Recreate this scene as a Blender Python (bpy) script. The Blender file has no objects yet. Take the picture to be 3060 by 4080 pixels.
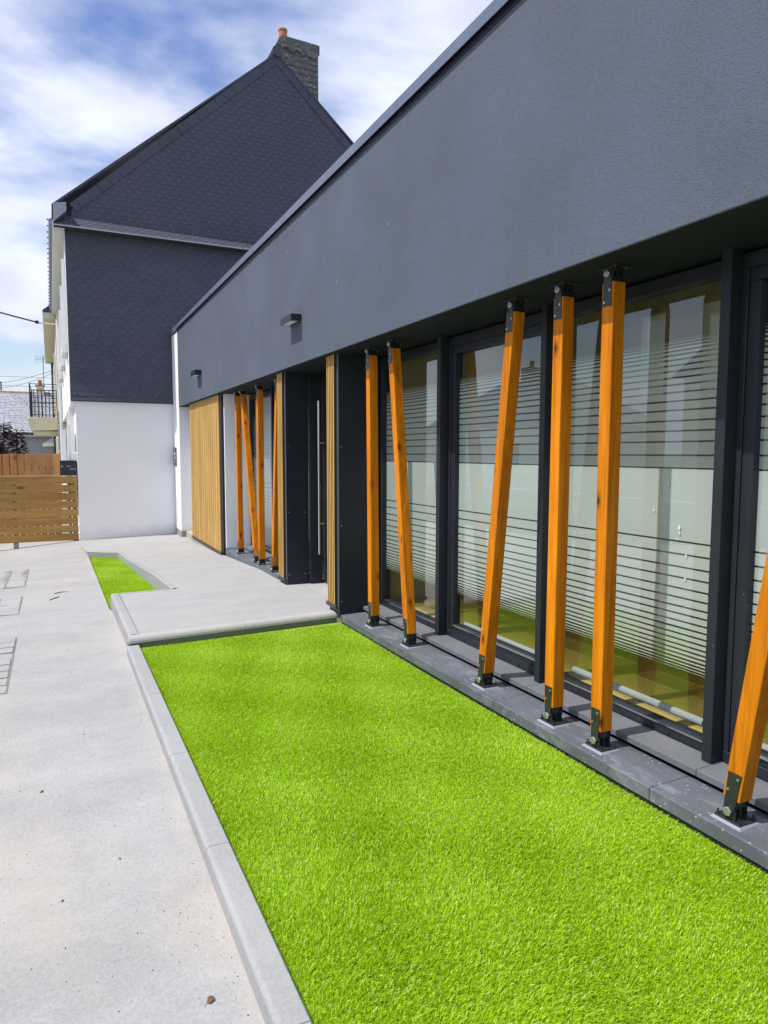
import bpy, bmesh, math, random
import numpy as np
from mathutils import Vector, Matrix
random.seed(7); rng = np.random.default_rng(7)
sc = bpy.context.scene
col = sc.collection

# ------------------------------------------------------------------ camera
CAM = Vector((0, 0, 1.54))
F_PX, PITCH, YAW, ROLL = 2761.4, -0.0846343, 0.4469097, 0.0016016
fw = Vector((math.sin(YAW)*math.cos(PITCH), math.cos(YAW)*math.cos(PITCH), math.sin(PITCH)))
rt = Vector((math.cos(YAW), -math.sin(YAW), 0)); up = rt.cross(fw)
r2 = rt*math.cos(ROLL)+up*math.sin(ROLL); u2 = -rt*math.sin(ROLL)+up*math.cos(ROLL)
cd = bpy.data.cameras.new('camera'); cam = bpy.data.objects.new('camera', cd); col.objects.link(cam)
cam.matrix_world = Matrix(((r2.x, u2.x, -fw.x, CAM.x), (r2.y, u2.y, -fw.y, CAM.y), (r2.z, u2.z, -fw.z, CAM.z), (0, 0, 0, 1)))
cd.sensor_fit = 'VERTICAL'; cd.sensor_height = 36; cd.lens = 36*F_PX/4080; cd.clip_start = 0.05; cd.clip_end = 3000
sc.camera = cam
sc.render.resolution_x = 768; sc.render.resolution_y = 1024

# ------------------------------------------------------------------ light
SUN_D = Vector((1, -0.08, -1.77)).normalized()          # travel direction
EL = math.asin(-SUN_D.z); AZ = math.atan2(-SUN_D.x, -SUN_D.y)
w = bpy.data.worlds.new('World'); sc.world = w; w.use_nodes = True
nt = w.node_tree; nt.nodes.clear()
def N(t, **k):
    n = nt.nodes.new(t)
    for a, b in k.items(): setattr(n, a, b)
    return n
out = N('ShaderNodeOutputWorld'); bg = N('ShaderNodeBackground'); bg.inputs['Strength'].default_value = 0.1
sky = N('ShaderNodeTexSky', sky_type='NISHITA', sun_disc=False, sun_elevation=EL, sun_rotation=AZ)
sky.air_density = 1.3; sky.dust_density = 0.6; sky.ozone_density = 2.5
tc = N('ShaderNodeTexCoord'); sep = N('ShaderNodeSeparateXYZ'); nt.links.new(tc.outputs['Generated'], sep.inputs[0])
def M(op, a, b=None, clamp=False):
    n = N('ShaderNodeMath', operation=op, use_clamp=clamp)
    for i, v in enumerate((a, b)):
        if v is None: continue
        if isinstance(v, (int, float)): n.inputs[i].default_value = v
        else: nt.links.new(v, n.inputs[i])
    return n.outputs[0]
den = M('ADD', M('MAXIMUM', sep.outputs['Z'], 0.0), 0.28)
cx = M('DIVIDE', sep.outputs['X'], den); cy = M('DIVIDE', sep.outputs['Y'], den)
comb = N('ShaderNodeCombineXYZ'); nt.links.new(cx, comb.inputs[0]); nt.links.new(cy, comb.inputs[1]); comb.inputs[2].default_value = 0.0
mp = N('ShaderNodeMapping'); mp.inputs['Location'].default_value = (8.5, 6.7, 0.0); mp.inputs['Rotation'].default_value = (0, 0, 0.6); mp.inputs['Scale'].default_value = (0.8, 1.15, 1)
nt.links.new(comb.outputs[0], mp.inputs[0])
n1 = N('ShaderNodeTexNoise'); n1.inputs['Scale'].default_value = 1.35; n1.inputs['Detail'].default_value = 7; n1.inputs['Roughness'].default_value = 0.52; n1.inputs['Distortion'].default_value = 0.25
nt.links.new(mp.outputs[0], n1.inputs['Vector'])
n2 = N('ShaderNodeTexNoise'); n2.inputs['Scale'].default_value = 2.3; n2.inputs['Detail'].default_value = 5; n2.inputs['Roughness'].default_value = 0.5
mp2 = N('ShaderNodeMapping'); mp2.inputs['Location'].default_value = (5.1, 2.2, 0.4); nt.links.new(comb.outputs[0], mp2.inputs[0]); nt.links.new(mp2.outputs[0], n2.inputs['Vector'])
rp = N('ShaderNodeValToRGB'); rp.color_ramp.elements[0].position = 0.37; rp.color_ramp.elements[0].color = (0, 0, 0, 1); rp.color_ramp.elements[1].position = 0.56; rp.color_ramp.elements[1].color = (1, 1, 1, 1)
rp.color_ramp.interpolation = 'EASE'
nt.links.new(n1.outputs['Fac'], rp.inputs[0])
cr = N('ShaderNodeValToRGB'); cr.color_ramp.elements[0].position = 0.36; cr.color_ramp.elements[0].color = (5.6, 6.0, 7.6, 1); cr.color_ramp.elements[1].position = 0.60; cr.color_ramp.elements[1].color = (7.9, 8.4, 9.7, 1)
nt.links.new(n2.outputs['Fac'], cr.inputs[0])
mx = N('ShaderNodeMix', data_type='RGBA'); hz = M('SUBTRACT', 1.0, M('MULTIPLY', sep.outputs['Z'], 5.5, True), True)
nt.links.new(M('MAXIMUM', rp.outputs[0], hz), mx.inputs[0])
hs = N('ShaderNodeHueSaturation'); hs.inputs['Hue'].default_value = 0.52; hs.inputs['Saturation'].default_value = 1.3; hs.inputs['Value'].default_value = 1.2; nt.links.new(sky.outputs[0], hs.inputs['Color'])
nt.links.new(hs.outputs[0], mx.inputs[6]); nt.links.new(cr.outputs[0], mx.inputs[7])
nt.links.new(mx.outputs[2], bg.inputs['Color']); nt.links.new(bg.outputs[0], out.inputs[0])
sd = bpy.data.lights.new('sun', 'SUN'); sd.energy = 3.8; sd.angle = math.radians(0.53); sd.color = (1.0, 0.955, 0.89)
so = bpy.data.objects.new('sun', sd); col.objects.link(so); so.location = (-6, 1, 12)
so.rotation_euler = SUN_D.to_track_quat('-Z', 'Y').to_euler()
sc.view_settings.view_transform = 'Standard'; sc.view_settings.look = 'None'; sc.view_settings.gamma = 1; sc.view_settings.exposure = 0.30
sc.view_settings.use_curve_mapping = False
sc.render.engine = 'CYCLES'; sc.cycles.max_bounces = 10; sc.cycles.transparent_max_bounces = 24

# ------------------------------------------------------------------ materials
MATS = {}
class Mat:
    def __init__(s, name, base=(.5, .5, .5), rough=.7, metal=0., spec=.5):
        m = bpy.data.materials.new(name); m.use_nodes = True; s.m = m; s.nt = m.node_tree; s.b = s.nt.nodes['Principled BSDF']
        s.b.inputs['Base Color'].default_value = (*base, 1); s.b.inputs['Roughness'].default_value = rough
        s.b.inputs['Metallic'].default_value = metal; s.b.inputs['Specular IOR Level'].default_value = spec
        s.base = base; s.tc = s.nt.nodes.new('ShaderNodeTexCoord'); s.hn = None; s.colsock = None; s.name = name
        MATS[name] = m
    def vec(s, scale=(1, 1, 1), coord='Object', rot=(0, 0, 0), loc=(0, 0, 0)):
        mp = s.nt.nodes.new('ShaderNodeMapping'); mp.inputs['Scale'].default_value = scale; mp.inputs['Rotation'].default_value = rot; mp.inputs['Location'].default_value = loc
        if coord == 'World':
            g = s.nt.nodes.new('ShaderNodeNewGeometry'); s.nt.links.new(g.outputs['Position'], mp.inputs[0])
        else: s.nt.links.new(s.tc.outputs[coord], mp.inputs[0])
        return mp.outputs[0]
    def noise(s, vec, scale, detail=4, rough=.55, dist=0.):
        n = s.nt.nodes.new('ShaderNodeTexNoise'); n.inputs['Scale'].default_value = scale; n.inputs['Detail'].default_value = detail
        n.inputs['Roughness'].default_value = rough; n.inputs['Distortion'].default_value = dist; s.nt.links.new(vec, n.inputs['Vector']); return n.outputs['Fac']
    def voro(s, vec, scale, feature='F1'):
        n = s.nt.nodes.new('ShaderNodeTexVoronoi'); n.feature = feature; n.inputs['Scale'].default_value = scale; s.nt.links.new(vec, n.inputs['Vector']); return n.outputs['Distance']
    def ramp(s, fac, stops):
        r = s.nt.nodes.new('ShaderNodeValToRGB'); e = r.color_ramp.elements
        while len(e) < len(stops): e.new(.5)
        for i, (p, c) in enumerate(stops):
            e[i].position = p; e[i].color = (*c, 1) if not isinstance(c, (int, float)) else (c, c, c, 1)
        s.nt.links.new(fac, r.inputs[0]); return r.outputs[0]
    def rand(s):
        o = s.nt.nodes.new('ShaderNodeObjectInfo'); return o.outputs['Random']
    def mix(s, fac, a, b, mode='MIX'):
        n = s.nt.nodes.new('ShaderNodeMix'); n.data_type = 'RGBA'; n.blend_type = mode
        for i, v in ((0, fac), (6, a), (7, b)):
            if isinstance(v, (int, float)): n.inputs[i].default_value = v
            elif isinstance(v, tuple): n.inputs[i].default_value = (*v, 1)
            else: s.nt.links.new(v, n.inputs[i])
        return n.outputs[2]
    def math(s, op, a, b):
        n = s.nt.nodes.new('ShaderNodeMath'); n.operation = op
        for i, v in enumerate((a, b)):
            if isinstance(v, (int, float)): n.inputs[i].default_value = v
            else: s.nt.links.new(v, n.inputs[i])
        return n.outputs[0]
    def color(s, sock): s.nt.links.new(sock, s.b.inputs['Base Color']); s.colsock = sock; return s
    def roughness(s, sock): s.nt.links.new(sock, s.b.inputs['Roughness']); return s
    def bump(s, sock, strength=.3, dist=.01):
        n = s.nt.nodes.new('ShaderNodeBump'); n.inputs['Strength'].default_value = strength; n.inputs['Distance'].default_value = dist
        s.nt.links.new(sock, n.inputs['Height'])
        if s.hn: s.nt.links.new(s.hn, n.inputs['Normal'])
        s.hn = n.outputs[0]; s.nt.links.new(s.hn, s.b.inputs['Normal']); return s

def sc3(c, k): return tuple(x*k for x in c)

# dark trowelled render of the fascia: pitted, slightly clouded
m = Mat('render_dark', rough=.85, spec=.25); v = m.vec(coord='World')
c0 = (.104, .124, .162)
a = m.noise(v, 1.1, 5, .6); b = m.noise(v, 55, 3, .6)
m.color(m.mix(.5, m.ramp(a, [(.32, sc3(c0, .80)), (.68, sc3(c0, 1.14))]), m.ramp(b, [(.3, sc3(c0, .86)), (.7, sc3(c0, 1.12))])))
vs = m.vec((1, 60, 60), coord='World')
sp = m.ramp(m.voro(m.vec((1, 1, 1.0), coord='World'), 3.3), [(.018, (1, 1, 1)), (.03, (0, 0, 0))])
m.color(m.mix(sp, m.colsock, (.42, .43, .45)))
pit = m.ramp(m.noise(m.vec((1, .7, 1), coord='World'), 130, 2, .55), [(.30, 0.), (.46, 1.)])
m.bump(pit, .50, .005); m.bump(m.noise(v, 260, 2, .6), .2, .003)

m = Mat('metal_dark', (.02, .024, .03), .45, 0., .35); v = m.vec(coord='World')
m.color(m.ramp(m.noise(v, 3.0, 4), [(.3, (.017, .020, .027)), (.7, (.024, .028, .037))]))
dust = m.ramp(m.voro(v, 16), [(.035, (1, 1, 1)), (.06, (0, 0, 0))]); m.color(m.mix(m.math('MULTIPLY', dust, .5), m.colsock, (.35, .35, .36)))
m.bump(m.noise(v, 420, 2), .08, .001)
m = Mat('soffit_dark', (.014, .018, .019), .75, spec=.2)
m = Mat('capping_metal', (.20, .25, .33), .38, .0, .5); v = m.vec(coord='World')
m.color(m.ramp(m.noise(v, 2.5, 4), [(.3, (.105, .135, .195)), (.7, (.135, .165, .225))]))
m = Mat('bracket_metal', (.022, .025, .026), .38, .0, .5); v = m.vec(coord='World'); m.bump(m.noise(v, 300, 2), .1, .001)
m.color(m.ramp(m.noise(v, 25, 3), [(.3, (.018, .021, .022)), (.75, (.034, .037, .037))]))
m = Mat('bolt_steel', (.52, .53, .53), .34, .85); v = m.vec(coord='World'); m.roughness(m.ramp(m.noise(v, 60, 3), [(.3, .25), (.7, .5)]))
m = Mat('brushed_steel', (.72, .73, .75), .22, 1.0)
m = Mat('sealant', (.27, .29, .33), .6); v = m.vec(coord='World'); m.bump(m.noise(v, 60, 3), .4, .004)

def wood(name, dark, light, knot, scale=1.0, rough=.5, axis='Z', grain=.35):
    m = Mat(name, light, rough, spec=.15)
    st = {'Z': (1, 1, .045), 'X': (.05, 1, 1), 'Y': (1, .05, 1)}[axis]
    # shift the pattern from piece to piece
    o = m.nt.nodes.new('ShaderNodeObjectInfo'); va = m.nt.nodes.new('ShaderNodeVectorMath'); va.operation = 'MULTIPLY_ADD'
    cb = m.nt.nodes.new('ShaderNodeCombineXYZ')
    for i in range(3): m.nt.links.new(o.outputs['Random'], cb.inputs[i])
    m.nt.links.new(cb.outputs[0], va.inputs[0]); va.inputs[1].default_value = (37, 53, 71); m.nt.links.new(m.tc.outputs['Object'], va.inputs[2])
    mp = m.nt.nodes.new('ShaderNodeMapping'); mp.inputs['Scale'].default_value = st; m.nt.links.new(va.outputs[0], mp.inputs[0]); v = mp.outputs[0]
    mk = m.nt.nodes.new('ShaderNodeMapping'); mk.inputs['Scale'].default_value = {'Z': (1, 1, .45), 'X': (.45, 1, 1), 'Y': (1, .45, 1)}[axis]; m.nt.links.new(va.outputs[0], mk.inputs[0])
    g1 = m.noise(v, 75*scale, 5, .6, .3); g2 = m.noise(v, 14*scale, 3, .5, .6)
    base = m.mix(.5, m.ramp(g1, [(.30, dark), (.58, light)]), m.ramp(g2, [(.32, sc3(dark, 1.1)), (.62, light)]))
    kd = m.voro(mk.outputs[0], 7.0*scale)
    kn = m.ramp(kd, [(.05, (1, 1, 1)), (.10, (.45, .45, .45)), (.20, (0, 0, 0))])
    base = m.mix(kn, base, knot)
    tone = m.mix(.5, m.ramp(o.outputs['Random'], [(0, (.80, .76, .72)), (1, (1.14, 1.12, 1.10))]), m.ramp(m.noise(mk.outputs[0], 2.6, 4, .6), [(.34, (.74, .68, .62)), (.62, (1.12, 1.12, 1.12))]))
    m.color(m.mix(1., base, tone, 'MULTIPLY')); m.bump(g1, grain, .0015); return m
wood('wood_post', (.36, .092, .003), (.80, .268, .007), (.14, .035, .004), rough=.55)
wood('wood_slat', (.48, .295, .090), (.66, .42, .135), (.5, .31, .11), rough=.55)
wood('wood_gate', (.29, .165, .050), (.49, .295, .095), (.11, .055, .018), scale=.55, rough=.7, axis='X')
wood('wood_fence', (.38, .18, .068), (.58, .30, .12), (.17, .07, .022), scale=.6, rough=.7)
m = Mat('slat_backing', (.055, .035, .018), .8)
m = Mat('brown_tray', (.052, .044, .036), .5)

def concrete(name, c, stain=(.5, .45, .38), stainamt=.25, big=.5, bump=.25, grit=260):
    m = Mat(name, c, .92, spec=.25); v = m.vec(coord='World')
    a = m.noise(v, big, 6, .62); b = m.noise(v, 9, 5, .65); d = m.noise(v, grit, 2, .6)
    base = m.mix(.5, m.ramp(a, [(.34, sc3(c, .80)), (.64, sc3(c, 1.10))]), m.ramp(b, [(.34, sc3(c, .84)), (.66, sc3(c, 1.12))]))
    d2 = m.noise(v, grit*.33, 3, .7)
    base = m.mix(.30, base, m.ramp(d, [(.34, sc3(c, .66)), (.66, sc3(c, 1.28))])); base = m.mix(.35, base, m.ramp(d2, [(.36, sc3(c, .74)), (.64, sc3(c, 1.18))]))
    s = m.ramp(m.noise(m.vec((1, .5, 1), coord='World', loc=(3, 1, 0)), 1.3, 5, .6), [(.52, 0.), (.74, stainamt)])
    m.color(m.mix(s, base, stain)); m.bump(d, bump, .004); m.bump(b, bump*.6, .01); return m
m = concrete('drive_concrete', (.395, .39, .385), (.48, .44, .38), .6, .45, .5, 190)
br = m.ramp(m.noise(m.vec((.7, 1.5, 1), coord='World'), 1.6, 7, .68), [(.36, (.86, .86, .86)), (.66, (1.05, 1.05, 1.05))]); m.color(m.mix(.8, m.colsock, br, 'MULTIPLY'))
sp = m.ramp(m.voro(m.vec(coord='World'), 42), [(.10, (1, 1, 1)), (.16, (0, 0, 0))]); msk = m.ramp(m.noise(m.vec(coord='World'), 2.2, 3), [(.50, 0.), (.62, .8)])
m.color(m.mix(m.math('MULTIPLY', sp, msk), m.colsock, (.15, .14, .135)))
xs_ = m.nt.nodes.new('ShaderNodeSeparateXYZ'); m.nt.links.new(m.vec(coord='World'), xs_.inputs[0])
sn = m.ramp(m.math('SUBTRACT', m.math('ADD', m.math('MULTIPLY', xs_.outputs['X'], 2.2), m.noise(m.vec((1, .6, 1), coord='World'), 3.0, 8, .75)), .88), [(.58, 0.), (.95, .6)])
m.color(m.mix(sn, m.colsock, (.47, .425, .36)))
sp2 = m.ramp(m.voro(m.vec(coord='World'), 95), [(.14, (1, 1, 1)), (.22, (0, 0, 0))]); m.color(m.mix(m.math('MULTIPLY', sp2, .35), m.colsock, (.22, .21, .20)))
m = concrete('platform_concrete', (.395, .396, .396), (.43, .42, .38), .25, .35, .12, 320)
br = m.ramp(m.noise(m.vec((.8, 1.3, 1), coord='World'), 2.2, 6, .65), [(.35, sc3((1, 1, 1), .90)), (.65, (1.03, 1.03, 1.03))]); m.color(m.mix(.8, m.colsock, br, 'MULTIPLY'))
concrete('kerb_concrete', (.345, .352, .352), (.47, .46, .42), .35, 1.4, .22, 240)
concrete('nosing_concrete', (.43, .428, .415), (.46, .44, .38), .3, 1.0, .15, 240)
concrete('riser_concrete', (.17, .175, .16), (.25, .25, .22), .35, 2.0, .2, 200)
concrete('step_concrete', (.42, .39, .33), (.5, .42, .3), .3, 1.0, .25, 200)
concrete('grey_stone', (.30, .30, .29), (.4, .38, .33), .3, 2, .4, 120)
m = Mat('joint_dirt', (.22, .205, .185), .95); m.bump(m.noise(m.vec(coord='World'), 160, 3), .5, .004)
m = Mat('plinth_stone', (.115, .125, .145), .55, spec=.4); v = m.vec(coord='World')
a = m.noise(v, 3.0, 5, .65); b = m.noise(v, 140, 2, .6)
m.color(m.mix(.4, m.ramp(a, [(.3, (.070, .082, .098)), (.7, (.125, .138, .165))]), m.ramp(b, [(.3, (.08, .09, .105)), (.7, (.16, .17, .19))])))
sm = m.ramp(m.noise(m.vec((2, .7, 1), coord='World', loc=(0, 4, 0)), 4.5, 6, .7, .8), [(.50, 0.), (.66, .55)]); m.color(m.mix(sm, m.colsock, (.27, .285, .33)))
dd = m.math('MULTIPLY', m.ramp(m.voro(v, 34), [(.12, (1, 1, 1)), (.2, (0, 0, 0))]), m.ramp(m.noise(v, 7, 3), [(.42, 0.), (.6, 1.)])); m.color(m.mix(m.math('MULTIPLY', dd, .65), m.colsock, (.55, .56, .58))); m.bump(b, .12, .002)
m = Mat('sill_stone', (.22, .22, .225), .7, spec=.35); v = m.vec(coord='World')
b = m.noise(v, 240, 2, .6); m.color(m.mix(.6, m.ramp(m.noise(v, 5, 5), [(.3, (.098, .106, .122)), (.7, (.155, .163, .18))]), m.ramp(b, [(.3, (.07, .076, .086)), (.7, (.22, .226, .24))]))); m.bump(b, .15, .002)
m = Mat('white_render', (.80, .80, .80), .88, spec=.25); v = m.vec(coord='World')
m.color(m.ramp(m.noise(v, .9, 6, .62), [(.3, (.86, .862, .866)), (.7, (.90, .902, .905))])); m.bump(m.noise(v, 90, 3), .14, .004); m.bump(m.noise(v, 1.6, 2), .18, .02)
gz_ = m.nt.nodes.new('ShaderNodeSeparateXYZ'); m.nt.links.new(v, gz_.inputs[0])
gr = m.ramp(m.math('ADD', m.math('MULTIPLY', gz_.outputs['Z'], 1.6), m.noise(v, 3.5, 6, .7)), [(.28, .28), (.62, 0.)]); m.color(m.mix(gr, m.colsock, (.50, .49, .46)))
m = Mat('cream_render', (.72, .66, .50), .88, spec=.25); v = m.vec(coord='World')
m.color(m.ramp(m.noise(v, 1.6, 6, .62), [(.3, (.66, .61, .46)), (.7, (.74, .68, .52))])); m.bump(m.noise(v, 60, 3), .15, .004)
m = Mat('grey_render', (.42, .43, .44), .9); v = m.vec(coord='World'); m.color(m.ramp(m.noise(v, .7, 5), [(.3, (.40, .41, .42)), (.7, (.46, .47, .48))]))
m = Mat('white_paint', (.78, .78, .77), .5)
m = Mat('soffit_pvc', (.62, .61, .55), .5); v = m.vec(coord='World'); wv = m.nt.nodes.new('ShaderNodeTexWave'); wv.inputs['Scale'].default_value = 3.2; wv.bands_direction = 'Y'; m.nt.links.new(v, wv.inputs[0]); m.bump(wv.outputs['Fac'], .25, .01)
m = Mat('slate', (.085, .09, .115), .55, spec=.4); v = m.vec(coord='World')
rn = m.ramp(m.rand(), [(0, (.056, .062, .082)), (.5, (.064, .067, .094)), (1, (.076, .079, .108))])
m.color(m.mix(.5, rn, m.ramp(m.noise(v, 1.0, 6, .7), [(.3, (.044, .060, .076)), (.7, (.080, .074, .114))])))
li = m.math('MULTIPLY', m.ramp(m.noise(v, 12, 5, .7), [(.60, 0.), (.72, .5)]), 1.); m.color(m.mix(li, m.colsock, (.17, .175, .20))); m.bump(m.noise(v, 45, 4, .6), .35, .006)
m = Mat('slate_lichen', (.10, .105, .12), .8); v = m.vec(coord='World')
m.color(m.ramp(m.noise(v, 3, 5, .7), [(.3, (.075, .08, .092)), (.7, (.125, .13, .14))]))
m.color(m.mix(m.ramp(m.noise(m.vec((1, 1, 2.5), coord='World'), 7.5, 6, .75), [(.54, 0.), (.61, .9)]), m.colsock, (.34, .33, .30)))
m.color(m.mix(m.ramp(m.noise(m.vec((1, 1, 1.6), coord='World', loc=(7, 2, 1)), 6.5, 5, .7), [(.55, 0.), (.63, .9)]), m.colsock, (.28, .175, .05))); m.bump(m.noise(v, 22, 5, .7), .5, .01)
m = Mat('hook_metal', (.34, .34, .38), .45, .3)
m = Mat('zinc', (.27, .29, .33), .4, .5)
m = Mat('terracotta', (.46, .19, .09), .85); v = m.vec(coord='World'); m.color(m.ramp(m.noise(v, 9, 5, .7), [(.3, (.36, .14, .065)), (.7, (.52, .235, .12))]))
m = Mat('pale_slate', (.33, .34, .37), .7); v = m.vec(coord='World')
m.color(m.mix(.6, m.ramp(m.noise(v, .7, 5), [(.3, (.30, .31, .34)), (.7, (.40, .41, .44))]), m.ramp(m.noise(m.vec((1, 1, 3), coord='World'), 6, 3, .7), [(.3, (.22, .23, .26)), (.7, (.44, .45, .47))])))
m = Mat('mailbox_black', (.018, .020, .026), .35)
m = Mat('iron_black', (.012, .012, .014), .5)
m = Mat('cable_black', (.02, .02, .022), .6)
m = Mat('lamp_black', (.014, .016, .022), .45)
m = Mat('lamp_lens', (.70, .72, .72), .35)
m = Mat('interior_wall', (.52, .47, .28), .9)
m = Mat('interior_ceiling', (.62, .60, .42), .9)
m = Mat('interior_floor', (.68, .50, .12), .6)
m = Mat('interior_dark', (.10, .085, .05), .8)
m = Mat('pale_wood', (.60, .48, .30), .5)
m = Mat('rubber', (.02, .02, .021), .7)
m = Mat('asphalt', (.06, .06, .062), .9); v = m.vec(coord='World'); m.color(m.ramp(m.noise(v, 1.5, 5), [(.3, (.048, .048, .05)), (.7, (.075, .075, .075))]))
m = Mat('soil_ground', (.20, .19, .17), .95); v = m.vec(coord='World'); m.color(m.ramp(m.noise(v, .4, 5), [(.35, (.22, .215, .20)), (.65, (.16, .19, .09))]))
m = Mat('pebble', (.22, .21, .20), .9); m.color(m.ramp(m.noise(m.vec(coord='World'), 37, 0), [(.36, (.09, .085, .08)), (.46, (.24, .23, .22)), (.58, (.48, .46, .43))]))
m = Mat('dry_leaf', (.16, .075, .035), .8)
m = Mat('turf_base', (.22, .34, .010), .95)
m = Mat('purple_leaf', (.055, .022, .032), .5); m.color(m.ramp(m.noise(m.vec(coord='World'), 9, 3), [(.35, (.030, .014, .026)), (.65, (.085, .032, .045))]))
m = Mat('bark', (.07, .05, .04), .9)
m = Mat('panel_grey', (.06, .062, .066), .35)
m = Mat('paper_white', (.7, .7, .7), .6)

# artificial grass blades: thin, waxy, lets light through
m = bpy.data.materials.new('turf_blade'); m.use_nodes = True; MATS['turf_blade'] = m; t = m.node_tree; t.nodes.clear()
o_ = t.nodes.new('ShaderNodeOutputMaterial'); at = t.nodes.new('ShaderNodeAttribute'); at.attribute_name = 'tone'
r_ = t.nodes.new('ShaderNodeValToRGB'); e = r_.color_ramp.elements
e[0].position = 0; e[0].color = (.23, .38, .005, 1); e[1].position = 1; e[1].color = (.82, .91, .40, 1)
x = e.new(.45); x.color = (.50, .735, .014, 1); x = e.new(.82); x.color = (.61, .82, .05, 1)
t.links.new(at.outputs['Fac'], r_.inputs[0])
pb = t.nodes.new('ShaderNodeBsdfPrincipled'); pb.inputs['Roughness'].default_value = .38; pb.inputs['Specular IOR Level'].default_value = .35; t.links.new(r_.outputs[0], pb.inputs['Base Color'])
tl = t.nodes.new('ShaderNodeBsdfTranslucent'); t.links.new(r_.outputs[0], tl.inputs['Color'])
ms = t.nodes.new('ShaderNodeMixShader'); ms.inputs[0].default_value = .45; t.links.new(pb.outputs[0], ms.inputs[1]); t.links.new(tl.outputs[0], ms.inputs[2]); t.links.new(ms.outputs[0], o_.inputs[0])

# insulating glass: several surfaces' worth of mirror reflection over clear
m = bpy.data.materials.new('window_glass'); m.use_nodes = True; MATS['window_glass'] = m; t = m.node_tree; t.nodes.clear()
o_ = t.nodes.new('ShaderNodeOutputMaterial'); ge = t.nodes.new('ShaderNodeNewGeometry'); vd = t.nodes.new('ShaderNodeVectorMath'); vd.operation = 'DOT_PRODUCT'; t.links.new(ge.outputs['Normal'], vd.inputs[0]); t.links.new(ge.outputs['Incoming'], vd.inputs[1])
def tm(op, a, b):
    n = t.nodes.new('ShaderNodeMath'); n.operation = op
    for i, q in enumerate((a, b)):
        if isinstance(q, (int, float)): n.inputs[i].default_value = q
        elif q is not None: t.links.new(q, n.inputs[i])
    return n.outputs[0]
mm = t.nodes.new('ShaderNodeMath'); mm.operation = 'MINIMUM'; mm.inputs[1].default_value = 1.0     # Schlick, both sides alike, for the surfaces of a double pane
t.links.new(tm('MULTIPLY', tm('ADD', tm('MULTIPLY', tm('POWER', tm('SUBTRACT', 1.0, tm('ABSOLUTE', vd.outputs['Value'], None)), 5.0), .96), .04), 3.0), mm.inputs[0])
tr = t.nodes.new('ShaderNodeBsdfTransparent'); tr.inputs[0].default_value = (.88, .92, .89, 1); gl = t.nodes.new('ShaderNodeBsdfGlossy'); gl.inputs['Roughness'].default_value = 0.0; gl.inputs['Color'].default_value = (.93, .97, .97, 1)
ms = t.nodes.new('ShaderNodeMixShader'); t.links.new(mm.outputs[0], ms.inputs[0]); t.links.new(tr.outputs[0], ms.inputs[1]); t.links.new(gl.outputs[0], ms.inputs[2]); t.links.new(ms.outputs[0], o_.inputs[0])
# etched privacy film
m = bpy.data.materials.new('frosted_film'); m.use_nodes = True; MATS['frosted_film'] = m; t = m.node_tree; t.nodes.clear()
o_ = t.nodes.new('ShaderNodeOutputMaterial'); df = t.nodes.new('ShaderNodeBsdfDiffuse'); df.inputs[0].default_value = (.86, .91, .90, 1)
tl = t.nodes.new('ShaderNodeBsdfTranslucent'); tl.inputs[0].default_value = (.6, .66, .6, 1); tr = t.nodes.new('ShaderNodeBsdfTransparent'); tr.inputs[0].default_value = (.85, .88, .84, 1)
a1 = t.nodes.new('ShaderNodeMixShader'); a1.inputs[0].default_value = .30; t.links.new(df.outputs[0], a1.inputs[1]); t.links.new(tl.outputs[0], a1.inputs[2])
a2 = t.nodes.new('ShaderNodeMixShader'); a2.inputs[0].default_value = .07; t.links.new(a1.outputs[0], a2.inputs[1]); t.links.new(tr.outputs[0], a2.inputs[2]); t.links.new(a2.outputs[0], o_.inputs[0])

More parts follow.
